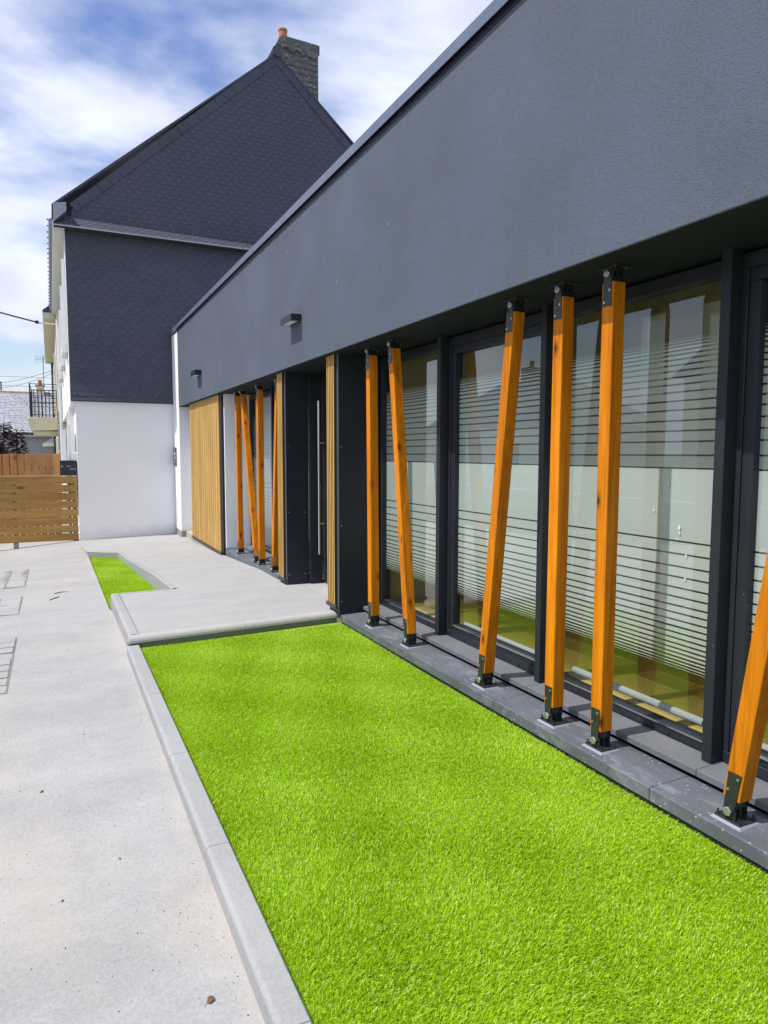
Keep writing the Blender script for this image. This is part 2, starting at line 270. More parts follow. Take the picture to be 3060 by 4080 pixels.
# ------------------------------------------------------------------ mesh helpers
WORLD = {}
class MB:
    def __init__(s): s.v = []; s.f = []
    def add(s, vs, fs):
        n = len(s.v); s.v += [tuple(p) for p in vs]; s.f += [tuple(i+n for i in f) for f in fs]; return s
    def box(s, x0, x1, y0, y1, z0, z1):
        return s.add([(x0, y0, z0), (x1, y0, z0), (x1, y1, z0), (x0, y1, z0), (x0, y0, z1), (x1, y0, z1), (x1, y1, z1), (x0, y1, z1)],
                     [(0, 3, 2, 1), (4, 5, 6, 7), (0, 1, 5, 4), (1, 2, 6, 5), (2, 3, 7, 6), (3, 0, 4, 7)])
    def hexa(s, b, t):      # bottom loop of four, top loop of four
        return s.add(list(b)+list(t), [(0, 3, 2, 1), (4, 5, 6, 7), (0, 1, 5, 4), (1, 2, 6, 5), (2, 3, 7, 6), (3, 0, 4, 7)])
    def prism(s, poly, d):  # polygon swept along vector d
        n = len(poly); d = Vector(d); b = [Vector(p) for p in poly]; t = [p+d for p in b]
        return s.add(b+t, [tuple(range(n))[::-1], tuple(range(n, 2*n))]+[(i, (i+1) % n, (i+1) % n+n, i+n) for i in range(n)])
    def cyl(s, p, q, r, n=12, r1=None):
        p = Vector(p); q = Vector(q); r1 = r if r1 is None else r1; d = (q-p).normalized()
        a = d.orthogonal().normalized(); b = d.cross(a)
        A = [p+(a*math.cos(2*math.pi*i/n)+b*math.sin(2*math.pi*i/n))*r for i in range(n)]
        Bv = [q+(a*math.cos(2*math.pi*i/n)+b*math.sin(2*math.pi*i/n))*r1 for i in range(n)]
        return s.add(A+Bv, [tuple(range(n))[::-1], tuple(range(n, 2*n))]+[(i, (i+1) % n, (i+1) % n+n, i+n) for i in range(n)])
    def tube(s, pts, r, n=8):
        for a, b in zip(pts[:-1], pts[1:]): s.cyl(a, b, r, n)
        return s
    def quad(s, a, b, c, d): return s.add([a, b, c, d], [(0, 1, 2, 3)])
    def build(s, name, mat, parent=None, bevel=0, seg=2, smooth=False, loc=None, kind=None):
        o0 = Vector(WORLD.get(parent.name, (0, 0, 0))) if parent else (Vector(loc) if loc else Vector((0, 0, 0)))
        me = bpy.data.meshes.new(name); me.from_pydata([tuple(Vector(p)-o0) for p in s.v], [], s.f); me.update()
        bm = bmesh.new(); bm.from_mesh(me)
        bmesh.ops.recalc_face_normals(bm, faces=bm.faces)
        if bevel: bmesh.ops.bevel(bm, geom=bm.edges[:], offset=bevel, segments=seg, affect='EDGES', profile=.5, clamp_overlap=True)
        if smooth:
            for f in bm.faces: f.smooth = True
        bm.to_mesh(me); bm.free()
        me.materials.append(MATS[mat])
        o = bpy.data.objects.new(name, me); col.objects.link(o)
        if parent: o.parent = parent; WORLD[o.name] = tuple(o0)
        else: o.location = o0; WORLD[o.name] = tuple(o0)
        if kind: o['kind'] = kind
        return o
def thing(name, loc, label, cat, group=None):
    o = bpy.data.objects.new(name, None); col.objects.link(o); o.location = loc; WORLD[o.name] = tuple(loc); o.empty_display_size = .1
    o['label'] = label; o['category'] = cat
    if group: o['group'] = group
    return o
def tag(o, label, cat, group=None):
    o['label'] = label; o['category'] = cat
    if group: o['group'] = group
    return o
def struct(o): o['kind'] = 'structure'; return o
def sempty(name, loc):
    o = bpy.data.objects.new(name, None); col.objects.link(o); o.location = loc; WORLD[o.name] = tuple(loc); return struct(o)
def copyobj(src, name, loc, parent=None, rot=None):
    o = src.copy(); o.name = name; col.objects.link(o)
    if parent: o.parent = parent; o.location = Vector(loc)-Vector(WORLD[parent.name])
    else: o.location = loc
    if rot: o.rotation_euler = rot
    return o
def share(me, name, loc, parent, rot=None):
    o = bpy.data.objects.new(name, me); col.objects.link(o); o.parent = parent; o.location = Vector(loc)-Vector(WORLD[parent.name])
    if rot: o.rotation_euler = rot
    return o

def sstep(a, b, x):
    t = np.clip((x-a)/(b-a), 0, 1); return t*t*(3-2*t)
def drive_z(x, y):
    xc = np.clip(x, -5, .5); return -.140+sstep(6.5, 15.3, y)*(-.135+.095*xc)
def plat_z(x, y):
    z = np.interp(y, [0, 8.9, 11.1, 14.4, 15.4, 40], [0, 0, -.10, -.172, -.178, -.178])
    return z-sstep(12.0, 15.2, y)*np.clip((2.3-x)*.03, 0, .055)

# ------------------------------------------------------------------ the setting: ground, road, drive, platform, kerbs
def grid(name, xs, ys, zf, mat, thick=.25, jitter=0.):
    nx, ny = len(xs), len(ys); V = []; Fc = []
    for y in ys:
        for x in xs: V.append((x, y, float(zf(x, y))+(random.uniform(-jitter, jitter))))
    for j in range(ny-1):
        for i in range(nx-1): a = j*nx+i; Fc.append((a, a+1, a+nx+1, a+nx))
    me = bpy.data.meshes.new(name); me.from_pydata(V, [], Fc); me.materials.append(MATS[mat])
    for p in me.polygons: p.use_smooth = True
    o = bpy.data.objects.new(name, me); col.objects.link(o); WORLD[o.name] = (0, 0, 0); return o
g = MB().quad((-1500, -1500, -.80), (1500, -1500, -.80), (1500, 1500, -.80), (-1500, 1500, -.80)).build('ground', 'soil_ground'); struct(g)
rd = MB().quad((-11.6, -60, -.72), (-6.2, -60, -.72), (-6.2, 90, -.72), (-11.6, 90, -.72)).build('road', 'asphalt'); struct(rd)
dr = grid('driveway', list(np.linspace(-6.2, .56, 28)), list(np.linspace(-8, 20, 80)), drive_z, 'drive_concrete'); struct(dr)
for v_ in dr.data.vertices:
    if v_.co.x > .55 and 7.9 < v_.co.y < 12.9: v_.co.x = .512
# ramp strip of driveway to the street
# stamped paver patches set in the drive
pm = MB().box(-.105, .105, -.083, .083, 0, .005)
pav = pm.build('paver', 'drive_concrete', dr, bevel=.006, seg=1); pav_me = pav.data; bpy.data.objects.remove(pav)
for (ya, yb, xr) in ((5.40, 7.02, -.335), (8.12, 9.25, -.36), (10.05, 11.98, -.36)):
    bed = MB(); rows = int(round((yb-ya)/.19))
    yb_ = np.linspace(ya, yb, 9); xb_ = np.linspace(xr-.95, xr, 5)
    for j in range(8):
        for i in range(4):
            q = [(xb_[i], yb_[j]), (xb_[i+1], yb_[j]), (xb_[i+1], yb_[j+1]), (xb_[i], yb_[j+1])]; bed.quad(*[(x, y, float(drive_z(x, y))+.003) for x, y in q])
    bed.build('paver_bed', 'joint_dirt', dr)
    for r in range(rows):
        for c in range(4):
            x = xr-.117-c*.238+random.uniform(-.006, .006); y = ya+.095+r*(yb-ya)/rows
            share(pav_me, 'paver', (x, y, float(drive_z(x, y))+.0015+random.uniform(-.002, .004)), dr, (random.uniform(-.02, .02), random.uniform(-.02, .02), random.uniform(-.02, .02)))

# platform slab in front of the entrance, ramp down towards the old house
pl = grid('platform', list(np.linspace(.62, 3.05, 12)), list(np.linspace(6.08, 8.03, 9)), plat_z, 'platform_concrete'); struct(pl)
for v_ in pl.data.vertices:                 # front edge runs behind the skewed nosing
    x_, y_ = v_.co.x, v_.co.y; f_ = 6.06+.077*(min(x_, 2.45)-.535)+.02; v_.co.y = f_+(y_-6.08)*(8.03-f_)/(8.03-6.08)
V = []; Fc = []; ys = np.linspace(8.03, 15.3, 40); nx = 12
for y in ys:
    xl = np.interp(y, [8.03, 12.3, 12.7, 15.3], [1.24, 1.01, .49, .44])
    for x in np.linspace(xl, 3.05, nx): V.append((x, y, float(plat_z(x, y))))
for j in range(len(ys)-1):
    for i in range(nx-1): a = j*nx+i; Fc.append((a, a+1, a+nx+1, a+nx))
me = bpy.data.meshes.new('ramp_slab'); me.from_pydata(V, [], Fc); me.materials.append(MATS['platform_concrete'])
rs = bpy.data.objects.new('ramp_slab', me); col.objects.link(rs); rs.parent = pl; WORLD['ramp_slab'] = (0, 0, 0)
# edging stones
def kerb(parent, a, b, w, top0, top1, bot, mat, rad=.022, name='kerb_stone', side=1):
    # stone from a to b (xy, outer edge), width w to the given side, one rounded outer shoulder
    a = Vector((*a, 0)); b = Vector((*b, 0)); d = (b-a).normalized(); n = Vector((-d.y, d.x, 0))*side
    def loop(p, top):
        pts = [p+Vector((0, 0, bot))]
        for i in range(5):
            t = math.pi/2*i/4; pts.append(p+n*(rad-rad*math.cos(t))+Vector((0, 0, top-rad+rad*math.sin(t))))
        pts += [p+n*(w-.006)+Vector((0, 0, top)), p+n*w+Vector((0, 0, top-.006)), p+n*w+Vector((0, 0, bot))]; return pts
    g = .0014; A = loop(a+d*g, top0); Bq = loop(b-d*g, top1); n_ = len(A)
    mb = MB().add(A+Bq, [tuple(range(n_)), tuple(range(n_, 2*n_))]+[(i, (i+1) % n_, (i+1) % n_+n_, i+n_) for i in range(n_)])
    return mb.build(name, mat, parent)
fl, frr = Vector((.535, 6.008)), Vector((2.448, 6.155))
jp = [fl.lerp(frr, t) for t in (0.0, .52, 1.0)]
for a, b in zip(jp[:-1], jp[1:]):
    kerb(pl, a, b, .10, .004, .004, -.046, 'nosing_concrete', .048, 'nosing_stone')
    o_in = Vector((-(frr-fl).y, (frr-fl).x)).normalized()*.007; kerb(pl, a+o_in, b+o_in, .09, -.0465, -.0465, -.30, 'riser_concrete', .002, 'riser_stone')
kerb(pl, (.536, 7.16), (.5375, 6.118), .085, .005, .005, -.30, 'kerb_concrete', .026)
kerb(pl, (.534, 8.03), (.536, 7.16), .085, .005, .005, -.30, 'kerb_concrete', .026)
kerb(pl, (1.195, 8.06), (.62, 8.035), .07, .004, .004, -.30, 'kerb_concrete', .012)
for i in range(4):
    ya, yb = 8.06+i*1.06, 8.06+(i+1)*1.06
    xa, xb = np.interp([ya, yb], [8.03, 12.3], [1.19, .96])
    kerb(pl, (xb, yb), (xa, ya), .075, float(plat_z(1, yb))+.004, float(plat_z(1, ya))+.004, -.42, 'kerb_concrete', .012)
kerb(pl, (.50, 12.70), (.975, 12.31), .07, float(plat_z(.6, 12.7))+.003, float(plat_z(.9, 12.3))+.003, -.42, 'kerb_concrete', .010)
# low kerb between drive and lawn
kb = sempty('kerb', (.56, 4, -.14))
ks = [6.0, 4.72, 3.70, 2.74, 1.74, .74, -.26, -1.26, -2.26]
for a, b in zip(ks[:-1], ks[1:]): kerb(kb, (.512, a), (.512, b), .098, -.058, -.058, -.30, 'kerb_concrete', .020)
MB().box(2.597, 2.601, 6.32, 7.66, -.05, .0012).build('landing_joint', 'joint_dirt', pl)
MB().box(.623, .627, 6.11, 8.03, -.05, .0012).build('edge_joint', 'joint_dirt', pl)

# ------------------------------------------------------------------ artificial grass
def turf(name, label_mat, poly_x0, poly_x1, y0, y1, zf, n, hmin, hmax, wid, dens_pow=0.0):
    # blade positions, denser per area nearer the viewer side is not used: even density
    y = rng.uniform(y0, y1, n); u = rng.uniform(0, 1, n)
    xa = poly_x0(y); xb = poly_x1(y); x = xa+(xb-xa)*u
    z = zf(x, y)
    # slow waves in the nap
    ph = np.sin(x*3.1+1.3*np.sin(y*1.1))*np.cos(y*1.7+x*.8); ph2 = np.sin(x*7.3+y*2.2)*np.sin(y*5.1-x*1.9)
    h = rng.uniform(hmin, hmax, n)*(1+.10*ph)
    az = rng.uniform(0, 2*np.pi, n); lean = rng.uniform(.05, .62, n)*h
    band = np.sin(y*2.4+.9*np.sin(x*2.1)+.6*x)
    nap = np.stack([np.full(n, .10)+.14*ph, np.full(n, -.16)+.12*ph2+.16*band], 1)*h[:, None]
    dx = np.cos(az)*lean+nap[:, 0]; dy = np.sin(az)*lean+nap[:, 1]
    wa = az+np.pi/2+rng.uniform(-.5, .5, n); wx = np.cos(wa)*wid*.5; wy = np.sin(wa)*wid*.5
    P = np.zeros((n, 5, 3), np.float32)
    P[:, 0] = np.stack([x-wx, y-wy, z-.002], 1); P[:, 1] = np.stack([x+wx, y+wy, z-.002], 1)
    mx_, my_, mz = x+dx*.38, y+dy*.38, z+h*.62
    P[:, 2] = np.stack([mx_+wx*.85, my_+wy*.85, mz], 1); P[:, 3] = np.stack([mx_-wx*.85, my_-wy*.85, mz], 1)
    P[:, 4] = np.stack([x+dx, y+dy, z+h*(1-.25*lean/h)], 1)
    me = bpy.data.meshes.new(name); me.vertices.add(n*5); me.vertices.foreach_set('co', P.reshape(-1))
    base = (np.arange(n)*5)[:, None]
    loops = np.concatenate([base+np.array([0, 1, 2, 3]), base+np.array([3, 2, 4])], 1).reshape(-1).astype(np.int32)
    me.loops.add(n*7); me.loops.foreach_set('vertex_index', loops)
    ls = np.stack([np.arange(n)*7, np.arange(n)*7+4], 1).reshape(-1).astype(np.int32)
    me.polygons.add(n*2); me.polygons.foreach_set('loop_start', ls)
    at = me.attributes.new('tone', 'FLOAT', 'POINT')
    tone = np.clip(rng.beta(2.2, 2.6, n)+.10*ph2, 0, 1); hi = rng.uniform(0, 1, n) < .09; tone[hi] = rng.uniform(.86, 1, hi.sum())
    at.data.foreach_set('value', np.repeat(tone, 5).astype(np.float32))
    me.update(calc_edges=True); me.materials.append(MATS['turf_blade'])
    o = bpy.data.objects.new(name, me); col.objects.link(o); o['kind'] = 'stuff'
    return o
LZ = -.094
lb = MB().quad((.605, -2.3, LZ-.002), (2.47, -2.3, LZ-.002), (2.47, 6.16, LZ-.002), (.605, 6.03, LZ-.002)).build('lawn_backing', 'turf_base'); struct(lb)
o = turf('artificial_lawn', None, lambda y: np.full_like(y, .618), lambda y: np.full_like(y, 2.449), .35, 6.02, lambda x, y: np.full_like(x, LZ)+.006*np.sin(x*2.6+y)*np.sin(y*1.9), 470000, .011, .021, .0036)
tag(o, 'bright lime green artificial lawn between low kerb and dark plinth', 'artificial grass')
sz = lambda x, y: drive_z(.4, y)-.025
sb = MB(); yy = np.linspace(8.0, 12.75, 12)
for a, b in zip(yy[:-1], yy[1:]): sb.quad((.50, a, float(sz(0, a))), (1.22, a, float(sz(0, a))), (1.22, b, float(sz(0, b))), (.50, b, float(sz(0, b))))
struct(sb.build('strip_backing', 'turf_base'))
o = turf('artificial_grass_strip', None, lambda y: np.interp(y, [8, 8.15, 12.9], [.535, .522, .518]), lambda y: np.interp(y, [8.03, 12.3, 12.75], [1.19, .955, .565]), 8.06, 12.68, sz, 70000, .014, .024, .006)
tag(o, 'narrow strip of artificial grass sunk beside the concrete ramp', 'artificial grass')

# loose grit on the drive
gp = MB()
def pebble(x, y, z, r):
    vs = []; k = random.random()*6.28
    for i in range(5):
        a = k+i*1.2566; vs.append((x+math.cos(a)*r*random.uniform(.7, 1.2), y+math.sin(a)*r*random.uniform(.7, 1.2), z-.001))
    vs.append((x+random.uniform(-.3, .3)*r, y+random.uniform(-.3, .3)*r, z+r*random.uniform(.6, 1.0)))
    gp.add(vs, [(0, 1, 5), (1, 2, 5), (2, 3, 5), (3, 4, 5), (4, 0, 5)])
for i in range(7000):
    x = random.uniform(-1.6, .49) if random.random() < .9 else .49-abs(random.gauss(0, .04)); y = 1.2+6.8*random.random()**1.3
    if math.sin(x*5+y*2.3)+math.sin(y*3.1-x*2) < random.uniform(-1.6, .9): continue
    pebble(x, y, float(drive_z(x, y)), random.choice((.0018, .002, .0022, .0025, .003, .0045)))
for (x, y, r) in ((-.10, 3.72, .012), (-.02, 2.75, .009), (.25, 2.60, .007), (.20, 2.95, .008), (-.3, 3.1, .007), (.38, 1.75, .008), (.12, 4.4, .008)): pebble(x, y, float(drive_z(x, y)), r)
o = gp.build('loose_grit', 'pebble', kind='stuff'); tag(o, 'loose grit and small pebbles scattered over the concrete drive', 'grit')
lf = MB().add([(.36, 2.02, -.136), (.375, 2.005, -.130), (.40, 2.02, -.121), (.408, 2.045, -.133), (.39, 2.052, -.124), (.37, 2.04, -.118)], [(0, 1, 2, 5), (2, 3, 4, 5)])
lf.tube([(.36, 2.02, -.136), (.345, 2.005, -.137)], .0012, 5)
lf.v = [(.385+(p[0]-.385)*.55, 2.03+(p[1]-2.03)*.55, -.1385+(p[2]+.137)*.55) for p in lf.v]
tag(lf.build('dry_leaf', 'dry_leaf'), 'small curled brown dead leaf lying on the concrete drive', 'leaf')
tw = MB().tube([(-.02, 9.22, float(drive_z(0, 9.2))+.004), (.06, 9.30, float(drive_z(0, 9.3))+.006), (.13, 9.28, float(drive_z(0, 9.3))+.004)], .005, 6)
tag(tw.build('twig', 'bark'), 'bent thin twig lying on the drive beside the grass strip', 'twig')
tw = MB().tube([(-.07, 8.80, float(drive_z(0, 8.8))+.004), (.03, 8.98, float(drive_z(0, 8.9))+.004)], .005, 6)
tag(tw.build('twig', 'bark'), 'short straight twig lying on the drive', 'twig')

# ------------------------------------------------------------------ the modern building
FX = 2.353; SOF = 2.4624; TOPZ = 4.02; YN, YF = -3.0, 14.46
bd = thing('modern_building', (2.9, 6, -.1), 'low modern building with dark grey rendered fascia above glazed front', 'building')
MB().box(FX, FX+.30, YN, YF, SOF, TOPZ).build('fascia', 'render_dark', bd, bevel=.006)
MB().box(FX+.004, 3.02, YN, YF, SOF-.003, SOF-.0004).build('soffit', 'soffit_dark', bd)
MB().box(FX+.303, 9.0, YN, YF+.7, 3.72, 4.0).build('roof', 'zinc', bd)
cyl_ = list(np.arange(YN, YF+1.0, 2.55))+[YF+.72]
for i, (a, b) in enumerate(zip(cyl_[:-1], cyl_[1:])):      # folded metal capping in lengths
    p = [(FX-.034, 0, 3.985), (FX-.030, 0, 3.985), (FX-.030, 0, 4.055), (FX+.34, 0, 4.085), (FX+.34, 0, 4.09), (FX-.034, 0, 4.062)]
    mbx = MB().prism([(x, a+.002, z) for x, y, z in p], (0, b-a-.004, 0)); mbx.build('capping', 'capping_metal', bd)
MB().box(FX-.006, FX+.33, YN, YF+.7, 3.955, 4.045).build('capping_backing', 'metal_dark', bd)
# white end pillar
PF = FX
MB().box(PF, 3.1, YF+.004, 15.16, -.045, TOPZ-.03).build('pillar', 'white_render', bd, bevel=.006)
MB().box(PF-.004, 3.1, YF-.004, 15.17, -.35, -.048).build('pillar_base', 'grey_stone', bd, bevel=.004)
MB().box(PF-.02, PF+.3, YF+.01, 15.165, TOPZ-.029, TOPZ+.05).build('pillar_capping', 'white_paint', bd)
# shell: back part, floor, room
MB().box(3.02, 8.8, YN, 6.28, -.20, .05).build('interior_floor', 'interior_floor', bd)
MB().box(2.98, 8.8, YN, 6.28, 3.30, 3.38).build('interior_ceiling', 'interior_ceiling', bd)
cg = MB()
for y in np.arange(-2.4, 6.2, .6): cg.box(3.0, 6.2, y-.012, y+.012, 3.288, 3.2995)
for x in np.arange(3.4, 6.2, .6): cg.box(x-.012, x+.012, YN+.1, 6.2, 3.2885, 3.2990)
cg.build('ceiling_grid', 'interior_dark', bd)
MB().box(2.96, 3.02, YN, 6.28, 2.44, 3.30).build('window_header', 'interior_wall', bd)
bw = MB(); prev = YN
for y in np.arange(-2.2, 6.0, .88):
    bw.box(6.20, 6.40, prev, y, .05, 3.30); bw.box(6.2005, 6.3995, y, y+.46, .05, 2.20); bw.box(6.2005, 6.3995, y, y+.46, 3.12, 3.30); prev = y+.46
bw.box(6.20, 6.40, prev, 6.28, .05, 3.30)
for y in np.arange(-2.2, 6.0, .88): MB().quad((6.3, y, 2.2), (6.3, y+.46, 2.2), (6.3, y+.46, 3.12), (6.3, y, 3.12)).build('clerestory_pane', 'frosted_film', bd)
bw.build('interior_wall', 'interior_wall', bd)
MB().box(2.99, 6.4, 6.16, 6.28, .05, 3.30).build('interior_wall', 'interior_wall', bd)
MB().box(3.0, 6.4, YN, YN+.1, .05, 3.30).build('interior_wall', 'interior_wall', bd)
MB().box(2.96, 8.8, YN-.2, YN, -.3, 4.0).build('end_wall', 'render_dark', bd)
# furniture seen dimly through the glass
t = thing('table', (4.2, 3.2, .05), 'pale wood table standing inside behind the near windows', 'table')
MB().box(3.75, 4.65, 2.3, 4.1, .74, .775).build('tabletop', 'pale_wood', t, bevel=.004)
for x in (3.82, 4.58):
    for y in (2.4, 4.0): MB().box(x-.025, x+.025, y-.025, y+.025, .05, .739).build('leg', 'interior_dark', t)

# stone plinths and sills
def stones(part, mat, x0, x1, ys, z0, z1, bev=.003, slope=.004):
    for a, b in zip(ys[:-1], ys[1:]):
        MB().hexa([(x0, a+.0015, z0), (x1, a+.0015, z0), (x1, b-.0015, z0), (x0, b-.0015, z0)], [(x0, a+.0015, z1-slope), (x1, a+.0015, z1), (x1, b-.0015, z1), (x0, b-.0015, z1-slope)]).build(part, mat, bd, bevel=bev, seg=1)
stones('plinth_stone', 'plinth_stone', 2.45, 2.716, [-3, -1.75, -.45, .80, 2.06+.20, 2.26+1.26, 4.80, 6.072], -.068, .0)
MB().box(2.462, 2.85, -3, 6.07, -.4, -.0695).build('plinth_footing', 'rubber', bd)
MB().box(2.7165, 2.86, -3, 6.09, -.25, -.03).build('gutter_floor', 'rubber', bd)
stones('sill_stone', 'sill_stone', 2.688, 2.868, [-3, -1.68, -.385, .91, 2.205, 3.50, 4.795, 6.086], .024, .062)
MB().box(2.80, 2.98, -3, 6.086, -.20, .0235).build('wall_base', 'metal_dark', bd)
MB().box(2.462, 2.72, 8.0, 10.95, -.4, -.052).build('plinth_footing', 'plinth_stone', bd)
stones('plinth_stone', 'plinth_stone', 2.45, 2.716, [8.0, 9.47, 10.93], -.05, .018)
stones('sill_stone', 'sill_stone', 2.72, 2.868, [7.98, 9.47, 10.96], .024, .062)
MB().box(2.7165, 2.98, 7.98, 10.96, -.3, .0235).build('wall_base', 'metal_dark', bd)

# windows
UP = [1.466, 1.532, 1.602, 1.657, 1.709, 1.763, 1.81, 1.855, 1.894, 1.93, 1.963, 1.993, 2.021, 2.045, 2.066, 2.086, 2.102, 2.116, 2.128]
LO = [1.088, 1.022, .956, .901, .845, .796, .751, .712, .674, .640, .608, .578, .550, .525, .502, .481, .462, .445, .430, .417]
strips = []
lev = sorted(UP+LO)
for a, b in zip(lev[:-1], lev[1:]):
    strips.append((a+.0045, b-.0045 if b-a > .02 else b-.006))
GX = 2.912
def window(y0, y1, sash, zb=.062, zt=2.444, cap=True):
    # y0..y1 clear width between mullion caps; frame is the part, the rest its sub-parts
    f = MB(); w_ = .052
    f.box(2.868, 2.955, y0, y1, zb, .118); f.box(2.868, 2.955, y0, y1, zt-.07, zt)
    f.box(2.868, 2.955, y0, y0+w_, .1185, zt-.0705); f.box(2.868, 2.955, y1-w_, y1, .1185, zt-.0705)
    fr = f.build('window', 'metal_dark', bd, bevel=.003, seg=1)
    a, b, c, d = y0+w_, y1-w_, .119, zt-.071
    if sash:
        s = MB(); q = .058
        s.box(2.876, 2.945, a+.001, b-.001, c, c+.05); s.box(2.876, 2.945, a+.001, b-.001, d-q, d); s.box(2.876, 2.945, a+.001, a+q, c+.0505, d-q-.0005); s.box(2.876, 2.945, b-q, b-.001, c+.0505, d-q-.0005)
        s.build('sash', 'metal_dark', fr, bevel=.003, seg=1); a += q; b -= q; c += .05; d -= q
        MB().box(2.866, 2.8755, a, b, c-.012, c+.003).build('drip_bar', 'brushed_steel', fr)
    else:
        MB().box(2.862, 2.8675, y0+.02, y1-.02, .112, .121).build('drip_bar', 'brushed_steel', fr)
    MB().quad((GX, a, c), (GX, b, c), (GX, b, d), (GX, a, d)).build('glass_pane', 'window_glass', fr)
    fine = MB()
    for (z0, z1) in strips:
        if z1-z0 > .018: MB().quad((GX+.006, a, z0), (GX+.006, b, z0), (GX+.006, b, z1), (GX+.006, a, z1)).build('film_strip', 'frosted_film', fr)
        else: fine.quad((GX+.006, a, z0), (GX+.006, b, z0), (GX+.006, b, z1), (GX+.006, a, z1))
    fine.build('film_fade', 'frosted_film', fr, kind='stuff')
    vent = MB(); vent.cyl((2.862, (y0+y1)/2+.35, .085), (2.869, (y0+y1)/2+.35, .085), .012, 10).cyl((2.862, (y0+y1)/2-.35, .085), (2.869, (y0+y1)/2-.35, .085), .012, 10); vent.build('drain_cap', 'rubber', fr)
    return fr
def splash(fr, y, z, r):
    sp_ = MB(); k = 7; sp_.add([(GX-.002, y+math.cos(i*6.283/k)*r*random.uniform(.7, 1.2), z+math.sin(i*6.283/k)*r*1.5*random.uniform(.8, 1.2)) for i in range(k)], [tuple(range(k))]); sp_.build('dried_splash', 'paper_white', fr)
MUL = [(-1.685, -1.63), (-.39, -.336), (.912, .966), (2.209, 2.263), (3.503, 3.557), (4.800, 4.854)]
for i, (a, b) in enumerate(MUL): MB().box(2.79, 2.868, a, b, .063, SOF+.01).build('mullion', 'metal_dark', bd, bevel=.003, seg=1)
ed = [-2.98]+[x for m_ in MUL for x in m_]+[6.086]
for i in range(0, len(ed), 2):
    a, b = ed[i], ed[i+1]; a -= .025 if i else 0; b += .025 if i < len(ed)-2 else 0
    wf = window(a+.002, b-.002, sash=(i//2) % 2 == 1)
    if i == 8:
        for (y, z, r) in ((2.63, 1.385, .008), (2.55, 1.16, .010), (2.545, 1.135, .006), (2.56, 1.10, .004), (2.50, 1.02, .005), (2.72, 1.24, .005), (2.50, .90, .006), (2.66, 1.0, .004)): splash(wf, y, z, r)
for k in (1, 2): MB().cyl((2.99, MUL[k+1][1]+.15, .155), (2.99, MUL[k+2][0]-.1, .155), .022, 12).build('radiator_pipe', 'grey_render', bd)
MB().cyl((2.99, 3.62, .155), (2.99, 4.7, .155), .022, 12).build('radiator_pipe', 'grey_render', bd)
window(7.985, 9.44, True); window(9.47, 10.955, False)
MB().box(2.79, 2.868, 9.43, 9.485, .063, SOF+.01).build('mullion', 'metal_dark', bd, bevel=.003, seg=1)
MB().box(3.4, 3.45, 7.9, 11.2, .0, 3.0).build('interior_wall', 'interior_dark', bd)
MB().box(2.96, 3.4, 11.0, 11.05, .0, 3.0).build('interior_wall', 'interior_wall', bd)
MB().box(2.98, 8.8, 7.8, YF, 2.6, 2.66).build('interior_ceiling', 'interior_ceiling', bd)

# slatted wood pilasters either side of the entrance
slat = MB().box(0, .026, -.0145, .0145, 0, 1)
def pilaster(y0, y1, n, zb, side_x1, zground):
    pnl = MB().box(2.447, side_x1, y0, y0+.004, zground, SOF+.01).box(2.447, side_x1, y1-.004, y1, zground, SOF+.01).box(2.4475, 2.4505, y0+.0045, y1-.0045, zground, SOF+.009)
    pn = pnl.build('pilaster', 'metal_dark', bd)
    MB().box(2.4435, 2.4468, y0+.03, y1-.004, zb, SOF+.008).build('slat_backing', 'slat_backing', pn)
    MB().box(2.438, 2.4465, y0-.001, y0+.012, zb-.03, SOF).build('edge_strip', 'capping_metal', pn)
    pit = (y1-y0-.05)/n
    for i in range(n):
        y = y0+.042+pit*(i+.5)
        MB().box(2.416, 2.4225, y-.0102, y+.0102, zb, SOF+.005).build('slat', 'wood_slat', pn, bevel=.0015, seg=1); MB().box(2.4226, 2.4434, y-.0098, y+.0098, zb+.001, SOF+.004).build('slat_side_shade', 'slat_backing', pn)  # dark brown behind each pale front: shade of the slat sides put into the colour
    MB().box(2.410, 2.4465, y0+.012, y1+.01, zb-.036, zb-.001).build('tray', 'brown_tray', pn)
    sx = MB()
    for x in (2.47, side_x1-.05):
        for z in (.12, .85, 1.6): sx.cyl((x, y0-.004, z), (x, y0+.001, z), .006, 8)
    sx.build('screw', 'bolt_steel', pn)
    return pn
pilaster(6.09, 6.345, 5, .085, 2.86, -.02)
pilaster(7.715, 7.975, 5, .075, 2.715, .0)
MB().box(2.716, 2.86, 7.66, 7.71, .01, SOF+.01).build('entrance_jamb', 'metal_dark', bd, bevel=.003)
MB().box(2.861, 2.99, 6.10, 6.30, -.02, SOF+.01).build('entrance_jamb', 'metal_dark', bd)
# entrance door
dm = MB(); dy0, dy1 = 6.31, 7.655
dm.box(2.88, 2.95, dy0, dy1, .012, .20); dm.box(2.88, 2.95, dy0, dy1, 2.30, SOF+.005); dm.box(2.88, 2.95, dy0, dy0+.10, .2005, 2.2995); dm.box(2.88, 2.95, dy1-.11, dy1, .2005, 2.2995)
dm.box(2.8805, 2.9495, dy0+.32, dy0+.40, .2005, 2.2995)
door = dm.build('door', 'metal_dark', bd, bevel=.004)
MB().quad((2.915, dy0+.10, .2), (2.915, dy1-.11, .2), (2.915, dy1-.11, 2.3), (2.915, dy0+.1, 2.3)).build('glass_pane', 'window_glass', door)
hy = dy1-.065
hb = MB().cyl((2.80, hy, .36), (2.80, hy, 2.14), .016, 16).cyl((2.80, hy, .72), (2.881, hy, .72), .009, 10).cyl((2.80, hy, 1.66), (2.881, hy, 1.66), .009, 10)
hb.build('pull_handle', 'brushed_steel', door, smooth=False)
